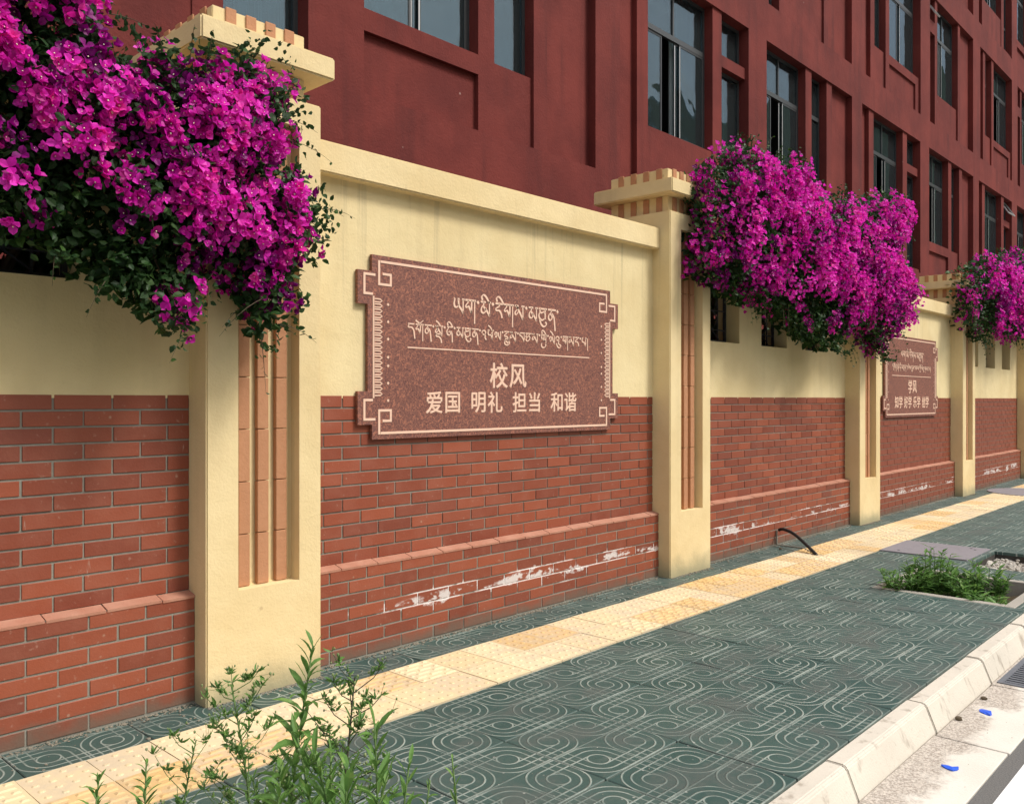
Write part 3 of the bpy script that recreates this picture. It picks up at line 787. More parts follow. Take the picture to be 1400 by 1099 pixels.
def plaque(xc, w, label, rows_, title, simple_=False):
    """w: width of the central slab; heights are those of the photograph"""
    t = thing('granite_plaque', (xc, YW-.004, 1.74), label, 'plaque')
    s = w/2.27; hw = w/2; H = .5275
    ew = .10*s
    prof = [(-hw, -H), (hw, -H), (hw, -H+.085), (hw+ew, -H+.085), (hw+ew, -H+.275), (hw+.03*s, -H+.275), (hw+.03*s, H-.285), (hw+ew, H-.285), (hw+ew, H-.095), (hw, H-.095),
            (hw, H), (-hw, H), (-hw, H-.095), (-hw-ew, H-.095), (-hw-ew, H-.285), (-hw-.03*s, H-.285), (-hw-.03*s, -H+.275), (-hw-ew, -H+.275), (-hw-ew, -H+.085), (-hw, -H+.085)]
    me = bpy.data.meshes.new('slab'); bm = bmesh.new()
    vs = [bm.verts.new((x, -.024, z)) for x, z in prof]; f = bm.faces.new(vs)
    r = bmesh.ops.extrude_face_region(bm, geom=[f]); bmesh.ops.translate(bm, verts=[e for e in r['geom'] if isinstance(e, bmesh.types.BMVert)], vec=(0, .022, 0))
    bmesh.ops.recalc_face_normals(bm, faces=bm.faces); bm.to_mesh(me); bm.free(); me.materials.append(M['plaque'])
    link('slab', me, t)
    y0, y1 = -.0265, -.0235
    lw = .014
    def poly(pts, close=False, w_=lw):
        q = MB(); P = pts+([pts[0]] if close else [])
        for a, b_ in zip(P[:-1], P[1:]):
            if a[0] == b_[0]: z0, z1 = sorted((a[1], b_[1])); q.box(a[0]-w_*s/2, a[0]+w_*s/2, y0, y1, z0-w_/2, z1+w_/2, 0)
            else: x0_, x1_ = sorted((a[0], b_[0])); q.box(x0_+w_*s/2, x1_-w_*s/2, y0, y1, a[1]-w_/2, a[1]+w_/2, 0)
        return q
    for sx in (-1, 1):
        for sz in (-1, 1):
            e = .085*s; X = sx*(hw-.05*s); Z = sz*(H-.035)
            # corner knot: frame line turning into a small square, and the outer ear hook
            q = poly([(X, Z), (X, sz*(H-.165)), (X-sx*e, sz*(H-.165)), (X-sx*e, sz*(H-.105)), (X-sx*.018*s, sz*(H-.105))])
            part('corner_knot', q, M['inlay'], t)
            q = poly([(X+sx*.02*s, sz*(H-.115)), (sx*(hw+.055*s), sz*(H-.115)), (sx*(hw+.055*s), sz*(H-.225)), (sx*(hw-.012*s), sz*(H-.225))])
            part('ear_hook', q, M['inlay'], t)
        q = MB(); X = sx*(hw-.004*s); q.box(min(X, X+.012*s*-sx), max(X, X+.012*s*-sx), y0, y1, -H+.236, H-.236); part('side_line', q, M['inlay'], t)
        q = MB(); n = 19; z0, z1 = -H+.245, H-.245
        for i in range(n):
            zc = z0+(z1-z0)*(i+.5)/n; hh2 = (z1-z0)/n*.30; X0 = sx*(hw-.012*s)
            pts = [(X0, zc-hh2), (X0-sx*.045*s, zc-hh2), (X0-sx*.06*s, zc), (X0-sx*.045*s, zc+hh2), (X0, zc+hh2)]
            ribbon(q, [Vector((a, b_, 0)) for a, b_ in pts], .0075, y0, y1)
        part('comb_border', q, M['inlay'], t)
        for z in (.25, .15, .05, -.055, -.105, -.205, -.305, -.35)[:7]:
            q = MB(); X = sx*(hw-.115*s); r_ = .010
            for a, b_ in (((X-r_*s, z), (X, z+r_)), ):
                q.face([(X-r_*s, y0, z), (X, y0, z-r_), (X+r_*s, y0, z), (X, y0, z+r_)])
            part('diamond_dot', q, M['inlay'], t)
    for sz in (-1, 1):
        q = MB(); q.box(-hw+.06*s, hw-.06*s, y0, y1, sz*(H-.035)-lw/2, sz*(H-.035)+lw/2); part('frame_line', q, M['inlay'], t)
    q = MB(); q.box(-.873*s, .873*s, y0, y1, .005, .013); part('divider_line', q, M['inlay'], t)
    q = MB(); tibetan(q, 'y g . mi . ri g s . m Tu n .', -.50*s, .330, 1.03*s, y0, y1, .115); part('script_line', q, M['inlay'], t)
    q = MB(); tibetan(q, 'd go n . sDe . Zi . m Tu n . A Pe l . rGY s . b c s . kYi . le Au . g s r . p |', -.87*s, .150, 1.74*s, y0, y1, .12); part('script_line', q, M['inlay'], t)
    for (txt, x, z, sz_) in rows_:
        for i, ch in enumerate(txt):
            pitch = sz_*1.06*s
            o = link('character', font_mesh(ch, sz_, .016, s), t, (x*s+pitch*(i-(len(txt)-1)/2), y0+.002, z))
    return t
plaque(4.17, 2.27, 'large granite plaque with pale Tibetan and Chinese lettering on the nearer wall bay',
       [('校风', 0, -.142, .175), ('爱国', -.585, -.318, .145), ('明礼', -.205, -.318, .145), ('担当', .185, -.318, .145), ('和谐', .575, -.318, .145)], None)
plaque(12.08, 1.98, 'small far granite plaque beneath the tip of the middle bougainvillea',
       [('学风', 0, -.13, .19), ('知学', -.60, -.335, .165), ('好学', -.20, -.335, .165), ('乐学', .20, -.335, .165), ('创学', .60, -.335, .165)], None)

# ------------------------------------------------------------------ red school building
bld = thing('school_building', (0, FY, 0), 'oxide red rendered school building with rows of dark framed windows behind the wall', 'building')
ZB0, ST = 4.35, 3.66
rects = []      # x0, x1, z0, z1, depth
wins = []       # x0, x1, z0, z1, kind
for fl in range(4):
    zb = ZB0+ST*fl; zs = zb+.835; zh = zb+3.03
    for gidx in range(-1, 6):
        a = .9+8.25*gidx
        if fl % 2 == 0:
            rects += [(a, a+3.5, zb, zh, .03), (a, a+.43, zb, zh, .11), (a+.69, a+2.42, zb, zs, .045)]
            wins += [(a+.69, a+2.42, zs, zh, 'big'), (a+2.69, a+3.5, zb+.08, zb+2.22, 'tall'), (a+2.69, a+3.5, zb+2.40, zh, 'top')]
            rects += [(a+2.69, a+3.5, zb+2.22, zb+2.40, .06)]
            rects += [(a+4.12, a+7.73, zb, zh, .03), (a+4.12, a+5.68, zb, zs-.215, .085), (a+5.93, a+6.59, zb, zs, .07), (a+6.83, a+7.73, zb, zh, .12)]
            wins += [(a+4.12, a+5.68, zs, zh, 'big'), (a+5.93, a+6.59, zs, zh, 'mid')]
        else:
            a += .14
            rects += [(a, a+3.38, zb, zh, .03), (a, a+.38, zb, zh, .11), (a+.60, a+1.24, zb, zs, .07), (a+1.45, a+3.38, zb, zs, .045), (a+1.45, a+3.16, zb, zs-.19, .085)]
            wins += [(a+.60, a+1.24, zs-.03, zh, 'mid'), (a+1.45, a+3.38, zs, zh, 'big')]
            rects += [(a+4.05, a+7.58, zb, zh, .03), (a+4.68, a+6.33, zb, zs, .07), (a+6.51, a+7.58, zb, zh, .12)]
            wins += [(a+4.05, a+4.5, zb, zb+2.17, 'tall'), (a+4.05, a+4.5, zb+2.46, zh, 'top'), (a+4.68, a+6.33, zs, zh, 'big')]
WD = .215
grects = rects+[(w[0], w[1], w[2], w[3], WD) for w in wins]
X0, X1, Z1 = -5.0, 50.0, ZB0+ST*4-.3
xs = sorted({round(v, 4) for r in grects for v in r[:2] if X0 < v < X1} | {X0, X1})
zs_ = sorted({round(v, 4) for r in grects for v in r[2:4] if v < Z1} | {-.3, Z1})
nx, nz = len(xs)-1, len(zs_)-1
dep = [[0.0]*nz for _ in range(nx)]
import bisect
for (a, b_, c, d, e) in grects:
    i0, i1 = bisect.bisect_left(xs, round(max(a, X0), 4)), bisect.bisect_left(xs, round(min(b_, X1), 4))
    j0, j1 = bisect.bisect_left(zs_, round(c, 4)), bisect.bisect_left(zs_, round(min(d, Z1), 4))
    for i in range(i0, i1):
        for j in range(j0, j1): dep[i][j] = e
q = MB()
for i in range(nx):
    for j in range(nz):
        d = dep[i][j]; a, b_, c, e = xs[i], xs[i+1], zs_[j], zs_[j+1]
        if d != WD: q.face([(a, d, c), (b_, d, c), (b_, d, e), (a, d, e)])
        if i+1 < nx and dep[i+1][j] != d: f = dep[i+1][j]; q.face([(b_, d, c), (b_, f, c), (b_, f, e), (b_, d, e)])
        if j+1 < nz and dep[i][j+1] != d: f = dep[i][j+1]; q.face([(a, d, e), (b_, d, e), (b_, f, e), (a, f, e)])
q.box(X0, X1, .215, 9, Z1-.3, Z1, 0, 's'); q.box(X0-.2, X0, 0, 9, -.3, Z1); q.box(X1, X1+.2, 0, 9, -.3, Z1)
part('wall', q, M['facade'], bld)

def frame_bars(q, x0, x1, z0, z1, w, y0, y1, mi=0):
    q.box(x0, x0+w, y0, y1, z0, z1, mi); q.box(x1-w, x1, y0, y1, z0, z1, mi)
    q.box(x0+w, x1-w, y0, y1, z0, z0+w, mi); q.box(x0+w, x1-w, y0, y1, z1-w, z1, mi)
def win_meshes(kind, W, H, var):
    out = {}
    q = MB(); w = .045; frame_bars(q, 0, W, 0, H, w, .17, .215)
    panes = MB(); sash = []
    def pane(a, b_, c, d, y): panes.box(a, b_, y, y+.005, c, d)
    if kind in ('big', 'mid', 'tall'):
        zt = H*.655 if kind != 'tall' else H*.36
        if kind == 'tall' and var % 2: zt = H*.5
        q.box(w, W-w, .165, .215, zt, zt+.075)
        if kind == 'big':
            q.box(W/2-.018, W/2+.018, .172, .21, zt+.075, H-w)
            pane(w, W/2-.018, zt+.075, H-w, .19); pane(W/2+.018, W-w, zt+.075, H-w, .19)
            a = W*(.33 if var != 2 else .47)
            b1 = W*(.53 if var == 0 else .40 if var == 1 else .47)
            for (s0, s1, y) in ((w, a, .180), (b1, W-w, .192), (b1+.06*W, W-w, .170)):
                if s1-s0 < .1: continue
                sm = MB(); frame_bars(sm, 0, s1-s0, 0, zt-w, .03, 0, .014)
                # pale aluminium strip along the inner stile
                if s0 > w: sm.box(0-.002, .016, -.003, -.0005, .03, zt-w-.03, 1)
                gp = MB(); gp.box(.03, s1-s0-.03, .006, .009, .03, zt-w-.03)
                sash.append((sm, gp, (s0, y, w)))
        else:
            pane(w, W-w, zt+.075, H-w, .19); pane(w, W-w, w, zt, .19)
    else: pane(w, W-w, w, H-w, .19)
    return q, panes, sash
room_wall = M['room']
rw = random.Random(21)
nw = 0
for (a, b_, c, d, kind) in wins:
    if a < 2.4 or a > 46 or c > 17.5: continue
    if kind == 'big' and a < 2: continue
    var = rw.choice([0, 0, 1, 2]) if kind == 'big' else rw.choice([0, 1])
    if 9 < a < 15 and c < 7: var = 0
    if 5 < a < 5.1 and c < 7: var = 2
    W, H = b_-a, d-c; key = ('win', kind, round(W, 2), round(H, 2), var)
    if key not in _cache:
        q, pn, sa = win_meshes(kind, W, H, var)
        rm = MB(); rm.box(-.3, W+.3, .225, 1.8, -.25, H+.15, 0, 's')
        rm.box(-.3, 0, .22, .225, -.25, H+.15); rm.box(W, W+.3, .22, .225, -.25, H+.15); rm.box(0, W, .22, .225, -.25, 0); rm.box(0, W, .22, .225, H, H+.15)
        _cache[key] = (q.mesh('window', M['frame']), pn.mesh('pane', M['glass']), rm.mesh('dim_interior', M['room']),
                       [(s.mesh('sash', [M['frame'], M['frame_light']]), gp.mesh('pane', M['glass']), l) for s, gp, l in sa])
    wm, pm, rm, sa = _cache[key]
    wo_ = link('window', wm, bld, (a, 0, c))
    link('pane', pm, wo_); link('dim_interior', rm, wo_)
    for sm, gp, l in sa: link('sash', sm, wo_, l); link('pane', gp, wo_, l)
    if (5 < a < 5.1 and c < 7) or rw.random() < (.6 if kind in ('mid', 'tall') else .5):
        side = rw.choice([0, 1]); cw = W*(.45 if kind == 'big' else .7)
        if 5 < a < 5.1 and c < 7: cw = W*.98
        ck = ('curt', round(cw, 2), round(H, 2))
        def mk():
            q = MB(); n = 40; pts = [(cw*i/n, .30+.025*sin(i*1.3)+.01*sin(i*.4)) for i in range(n+1)]
            for i in range(n): q.face([(*pts[i], .0), (*pts[i+1], .0), (*pts[i+1], H-.02), (*pts[i], H-.02)])
            return q.mesh('curtain', M['curtain'], smooth=True)
        link('curtain', cached(ck, mk), wo_, (0 if side == 0 else W-cw, 0, 0))
    if 3.4 < a < 3.8 and c < 7:
        for i in range(8):
            q = MB(); q.tube([(.06+.098*i, .245, .05), (.06+.098*i, .245, H-.05)], .009, 6); part('security_bar', q, M['frame_light'], wo_)
    if kind == 'top' and (28 < a < 29 and c < 8 or 21 < a < 22 and 8 < c < 12):
        q = MB(); frame_bars(q, 0, W-.05, -.5, 0, .03, 0, .03); o = part('open_vent', q, M['frame_light'], wo_, (.02, .16, H-.03)); o.rotation_euler = (radians(-32), 0, 0)
    nw += 1

# ------------------------------------------------------------------ bougainvillea
def in_poly(x, z, P):
    c = False; j = len(P)-1
    for i in range(len(P)):
        if (P[i][1] > z) != (P[j][1] > z) and x < (P[j][0]-P[i][0])*(z-P[i][1])/(P[j][1]-P[i][1])+P[i][0]: c = not c
        j = i
    return c
def edge_dist(x, z, P):
    m = 9
    for i in range(len(P)):
        (a, b_), (c, d) = P[i-1], P[i]; L = (c-a)**2+(d-b_)**2 or 1e-9
        u = max(0, min(1, ((x-a)*(c-a)+(z-b_)*(d-b_))/L)); m = min(m, hypot(x-a-u*(c-a), z-b_-u*(d-b_)))
    return m
def flower_geo(rr):
    """three papery bracts cupped round a cream floret, welded at the base"""
    V = [(0, 0, 0)]; F = []; MI = []
    op = rr.uniform(.5, 1.15)
    for k in range(3):
        R = Matrix.Rotation(2*pi*k/3+rr.uniform(-.2, .2), 4, 'Z') @ Matrix.Rotation(op+rr.uniform(-.2, .2), 4, 'Y')
        pts = [(-.12, -.40, .42), (.0, 0, .50), (-.12, .40, .42), (.08, 0, 1.0), (-.08, -.34, .76), (-.08, .34, .76)]
        i = len(V); V += [tuple(R @ Vector(p)) for p in pts]
        F += [(0, i, i+1), (0, i+1, i+2), (i, i+4, i+1), (i+1, i+5, i+2), (i+4, i+3, i+1), (i+1, i+3, i+5)]; MI += [0]*6
    if rr.random() < .7:
        i = len(V); V += [(.10, 0, .5), (-.05, .09, .5), (-.05, -.09, .5)]
        F += [(0, i, i+1), (0, i+1, i+2), (0, i+2, i), (i, i+1, i+2)]; MI += [0, 0, 0, 1]
    return V, F, MI
_rf = random.Random(77)
FG = [flower_geo(_rf) for _ in range(12)]
BR = ['bract_lit', 'bract', 'bract_shaded']
def flower_mesh(i, c):
    def f():
        V, F, MI = FG[i]; me = bpy.data.meshes.new('flower'); me.from_pydata(V, [], F)
        me.materials.append(M[BR[c]]); me.materials.append(M['floret']); me.polygons.foreach_set('material_index', MI); return me
    return cached(('flower', i, c), f)
def dir_mat(loc, d, roll):
    z = Vector(d).normalized(); return Matrix.Translation(loc) @ z.to_track_quat('Z', 'Y').to_matrix().to_4x4() @ Matrix.Rotation(roll, 4, 'Z')
LEAFV = [(0, 0, 0), (.34, .30, .06), (0, .5, -.02), (-.34, .30, .06), (0, 1, -.14), (.26, .68, .02), (-.26, .68, .02)]
LEAFF = [(0, 1, 2), (0, 2, 3), (1, 5, 2), (2, 6, 3), (5, 4, 2), (2, 4, 6)]
def bougainvillea(label, poly, seed, n_spray, per, n_leaf, R, fr, ymid, thick, root, flower_fn):
    rr = random.Random(seed)
    xs_ = [p[0] for p in poly]; zs2 = [p[1] for p in poly]; bx = (min(xs_), max(xs_), min(zs2), max(zs2))
    t = thing('bougainvillea', (root[0], root[1], 0), label, 'bougainvillea', 'bougainvilleas hanging over the wall')
    def sample(inset):
        while True:
            x, z = rr.uniform(bx[0], bx[1]), rr.uniform(bx[2], bx[3])
            if in_poly(x, z, poly):
                e = edge_dist(x, z, poly)
                if e > inset*rr.random(): return x, z, e
    def front(x, z, e):
        bul = sqrt(min(1, e/(thick*1.1)))
        k = .55/R
        return ymid-thick*.5*bul-thick*.42*mn.noise(Vector((x*k, z*k*.8, seed)))-.05*mn.noise(Vector((x*k*2.3, z*k*2.3, seed+4)))
    fl = []; cl = 0; tries = 0
    while cl < n_spray and tries < 60000:
        tries += 1
        x, z, e = sample(R*.55)
        fval = flower_fn(x, z, (x-bx[0])/(bx[1]-bx[0]), (z-bx[2])/(bx[3]-bx[2]))
        clump = mn.noise(Vector((x*.55/R, z*.44/R, seed)))       # the humps that come forward carry the flowers
        if clump*1.1+fval+mn.noise(Vector((x*1.1/R, z*1.1/R, seed*3)))*.6+mn.noise(Vector((x*2.4, z*2.4, seed*5)))*.75 < rr.uniform(-.04, .10): continue
        cl += 1
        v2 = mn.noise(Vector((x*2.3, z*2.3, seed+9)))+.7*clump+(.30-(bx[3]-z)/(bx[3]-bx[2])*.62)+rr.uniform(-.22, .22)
        c = 0 if v2 > .12 else (1 if v2 > -.25 else 2)  # painted shading: lighter bracts on high humps, deeper below, plus random tone
        rs = R*rr.uniform(.6, 1.1); yc = front(x, z, e)+rr.uniform(-.02, .05)
        if e < R*1.6: yc += rr.random()*thick*.75
        for j in range(per):
            d = Vector((rr.gauss(0, 1), -abs(rr.gauss(0, 1)), rr.gauss(0, 1))).normalized()
            p = Vector((x, yc+.02, z))+Vector((d.x*rs, d.y*rs*.7, d.z*rs*1.1))*rr.random()**.4
            dd = d+Vector((rr.uniform(-.5, .5), -.5, rr.uniform(-.2, .6)))
            cc = c if rr.random() < .75 else rr.choice((0, 1, 2))
            fl.append((p, dd, rr.uniform(0, 6), fr*rr.uniform(.7, 1.2), cc, rr.randrange(12), p.y-front(x, z, e)))
    fl.sort(key=lambda f: f[6]); head = fl[:900]; rr.shuffle(head); single = head[:300]; rest = head[300:]+fl[900:]
    rt_ = Vector((root[0], root[1], 0))
    for (p, dd, roll, r, c, i, _) in single:
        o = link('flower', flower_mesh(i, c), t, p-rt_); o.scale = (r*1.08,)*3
        o.rotation_mode = 'QUATERNION'; o.rotation_quaternion = dd.normalized().to_track_quat('Z', 'Y') @ Matrix.Rotation(roll, 3, 'Z').to_quaternion()
    q = MB()
    for (p, dd, roll, r, c, i, _) in rest:
        V, F, MI = FG[i]; T = dir_mat(p-rt_, dd, roll) @ Matrix.Scale(r, 4); b0 = len(q.v)
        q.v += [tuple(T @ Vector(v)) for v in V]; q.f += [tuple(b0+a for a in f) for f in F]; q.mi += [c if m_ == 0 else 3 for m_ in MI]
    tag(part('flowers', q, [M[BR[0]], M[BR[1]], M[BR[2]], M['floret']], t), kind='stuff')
    # foliage: leaf sized faces through the depth of the mass
    q = MB(); lw_ = fr*1.25
    for k in range(n_leaf):
        x, z, e = sample(.10 if k % 9 else 0)
        yf = front(x, z, e); u = rr.random()**1.3; y = yf+.015+u*thick*1.1*min(1, e/(thick*.5)+.3)
        d = Vector((rr.uniform(-1, 1), rr.uniform(-1.2, .4), rr.uniform(-1, .6))).normalized()
        T = dir_mat((x-root[0], y-root[1], z), d.cross(Vector((rr.random(), rr.random(), rr.random()))), rr.uniform(0, 6)) @ Matrix.Scale(lw_*rr.uniform(.6, 1.25)*(1+.7*u), 4)
        q.add(LEAFV, LEAFF, T)
    for k in range(int(n_leaf*.008)):      # stray shoots that break the outline
        i = rr.randrange(len(poly)); (a, b_), (c, d_) = poly[i-1], poly[i]; u = rr.random(); x, z = a+(c-a)*u, b_+(d_-b_)*u
        up = z > (bx[2]+bx[3])/2
        dx, dz = rr.uniform(-.06, .06), rr.uniform(-.02, .09)*(1 if up else -1)
        for j in range(3):
            T = dir_mat((x+dx*j/3-root[0], ymid-rr.uniform(0, .1)-root[1], z+dz*j/3), (rr.uniform(-1, 1), rr.uniform(-1, 1), rr.uniform(-1, 1)), rr.uniform(0, 6)) @ Matrix.Scale(lw_*rr.uniform(.5, .9), 4)
            q.add(LEAFV, LEAFF, T)
    sh = MB(); n_sh = int((bx[1]-bx[0])*9)
    for k in range(n_sh):                 # arching young shoots that leave the mass
        i = rr.randrange(len(poly)); (a, b_), (c, d_) = poly[i-1], poly[i]; u = rr.random()
        x, z = a+(c-a)*u, b_+(d_-b_)*u; nl = hypot(c-a, d_-b_) or 1
        ox_, oz_ = (d_-b_)/nl, -(c-a)/nl
        if in_poly(x+ox_*.03, z+oz_*.03, poly): ox_, oz_ = -ox_, -oz_
        Ls = rr.uniform(.07, .20); y0_ = ymid-rr.uniform(-.05, .12); pts = []
        for j in range(6):
            w_ = j/5; pts.append(Vector((x-root[0]+ox_*Ls*(w_*1.3-.3), y0_-root[1]-.04*w_, z+oz_*Ls*(w_*1.3-.3)-Ls*.5*w_*w_)))
        sh.tube(pts, [.0022*(1-j/7) for j in range(6)], 4)
        for j in range(9):
            pp = pts[1].lerp(pts[-1], j/8) if j < 8 else pts[-1]; jj = min(5, 1+j//2); pp = pts[jj].lerp(pts[max(0, jj-1)], rr.random())
            T = dir_mat(pp, (rr.uniform(-1, 1), rr.uniform(-1, 1), rr.uniform(-1, 1)), rr.uniform(0, 6)) @ Matrix.Scale(lw_*rr.uniform(.4, .8), 4)
            q.add(LEAFV, LEAFF, T)
    tag(part('shoots', sh, M['bark'], t), kind='stuff')
    for k in range(4200):                 # leaves added behind the wall to darken the openings
        x = rr.uniform(bx[0]+.15, bx[1]-.5); z = rr.uniform(1.5, 2.72); y = rr.uniform(4.30, 4.60)
        T = dir_mat((x-root[0], y-root[1], z), (rr.uniform(-1, 1), rr.uniform(-1, 1), rr.uniform(-1, 1)), rr.uniform(0, 6)) @ Matrix.Scale(.085*rr.uniform(.7, 1.4), 4)
        q.add(LEAFV, LEAFF, T)
    tag(part('foliage', q, M['leaf'], t), kind='stuff')
    # woody stems rising behind the wall and arching over the coping
    q = MB(); cx = (bx[0]+bx[1])/2
    for k in range(16):
        tx = bx[0]+(bx[1]-bx[0])*(k+.5)/16
        for _ in range(60):
            tz = rr.uniform(bx[2]+.15, bx[3]-.1)
            if in_poly(tx, tz, poly): break
        e = edge_dist(tx, tz, poly)
        p = cat([(0, 0)], 1)
        A = Vector((rr.uniform(-.1, .1), 0, -.2)); Bv = Vector(((tx-root[0])*.25, -.05, 2.3)); Cc = Vector(((tx-root[0])*.7, 3.98-root[1], 3.02+rr.uniform(-.05, .1))); Dd = Vector((tx-root[0], front(tx, tz, e)+.10-root[1], tz))
        pts = []
        for i in range(15):
            u = i/14; pts.append((1-u)**3*A+3*(1-u)**2*u*Bv+3*(1-u)*u*u*Cc*1.0+u**3*Dd)
        q.tube(pts, [.02*(1-i/14)+.003 for i in range(15)], 5)
    part('stem', q, M['bark'], t, smooth=True)
    return t
P1 = [(.2,3.35),(1.40,3.30),(1.42,3.07),(1.44,2.95),(1.54,2.88),(1.62,2.91),(1.75,2.95),(1.88,2.95),(1.99,3.02),(2.07,3.06),(2.17,3.08),(2.21,3.00),(2.24,2.93),(2.28,2.85),(2.29,2.76),(2.26,2.68),(2.27,2.60),(2.38,2.49),(2.44,2.32),(2.43,2.20),(2.34,2.10),(2.30,1.95),(2.26,1.84),(2.18,1.80),(2.17,1.68),(2.10,1.68),(2.05,1.78),(2.01,1.89),(1.92,2.00),(1.89,2.07),(1.85,1.96),(1.81,1.88),(1.78,1.81),(1.73,1.69),(1.69,1.73),(1.58,1.77),(1.50,1.85),(1.38,1.90),(1.28,1.99),(1.10,2.03),(.9,2.02),(.5,2.1),(.2,2.2)]
P2 = [(6.08,3.0),(6.16,3.23),(6.28,3.36),(6.50,3.58),(6.72,3.66),(6.95,3.67),(7.22,3.58),(7.44,3.65),(7.66,3.72),(7.84,3.69),(7.86,3.58),(8.08,3.52),(8.48,3.43),(8.69,3.55),(9.13,3.58),(9.74,3.70),(9.95,3.80),(10.35,3.86),(10.6,3.78),(10.7,3.51),(10.66,3.33),(10.35,3.2),(10.2,3.14),(10.55,3.06),(10.92,2.9),(10.96,2.7),(10.62,2.48),(10.56,2.28),(10.22,2.08),(10.18,1.90),(10.0,1.88),(9.86,2.0),(9.74,2.17),(9.48,2.28),(9.31,2.33),(9.12,2.2),(8.91,1.95),(8.78,1.92),(8.58,1.93),(8.12,2.0),(7.70,2.15),(7.36,2.25),(6.95,2.24),(6.72,2.26),(6.5,2.33),(6.2,2.39),(6.08,2.5)]
def fl1(x, z, u, v): return .17+(.30 if (x < 1.55 and z > 2.25) else 0)-(.40 if (z < 2.15 and x < 1.72) else 0)+(.25 if x > 1.85 and z < 2.7 else 0)+(.5 if x > 1.95 and z < 2.0 else 0)-(.12 if (z > 2.9 and x > 1.8) else 0)+(.35 if x > 2.12 else 0)
def fl2(x, z, u, v): return .13+(.4 if x > 10.3 else 0)+(.35 if x < 6.5 and z < 2.95 else 0)-(.34 if (z < 2.45 and x < 8.9) else 0)+(.30 if (x > 8.6 and z < 3.0) else 0)-(.25 if (z > 3.45 and x > 8.5) else 0)+(.2 if z > 3.1 and x < 8.2 else 0)
bougainvillea('biggest magenta bougainvillea spilling over the nearest pillar at the left edge', P1, 3, 430, 11, 19000, .085, .034, 3.54, .30, (1.0, 4.6), fl1)
bougainvillea('middle magenta bougainvillea hanging over the grilled openings between two pillars', P2, 8, 900, 12, 26000, .11, .034, 3.56, .42, (8.3, 4.7), fl2)
P3 = [(13.45,2.75),(13.6,3.22),(13.9,3.50),(14.65,3.70),(15.5,3.75),(16.7,4.05),(18.4,4.2),(19.2,3.7),(18.8,3.0),(17.8,2.6),(16.7,2.50),(15.9,2.40),(15.55,2.42),(15.1,2.62),(14.5,2.42),(14.2,2.28),(13.95,2.30),(13.65,2.5)]
bougainvillea('far magenta bougainvillea at the right edge above the open wall slots', P3, 5, 600, 10, 12000, .13, .04, 3.58, .42, (16.3, 4.7), lambda x, z, u, v: .2)

# ------------------------------------------------------------------ weeds
def lance_leaf(L, w, droop, m):
    q = MB(); n = 4; Lf = []; Rt = []; Cn = []
    for i in range(n+1):
        u = i/n; ww = w*sin(pi*min(1, u*.9+.06))**.8*(1 if i < n else 0.05)
        x = L*u*cos(droop*u*.5); z = L*(.25*u-droop*.55*u*u)
        Lf.append((x, ww/2, z+ww*.18)); Rt.append((x, -ww/2, z+ww*.18)); Cn.append((x, 0, z))
    for i in range(n):
        q.face([Cn[i], Rt[i], Rt[i+1], Cn[i+1]]); q.face([Cn[i], Cn[i+1], Lf[i+1], Lf[i]])
    return q.mesh('leaf', m, smooth=True)
LL = [lance_leaf(1, .21, .5, M['weed_leaf']), lance_leaf(1, .18, .9, M['weed_leaf']), lance_leaf(1, .24, 1.2, M['weed_leaf']), lance_leaf(1, .17, .2, M['weed_leaf'])]
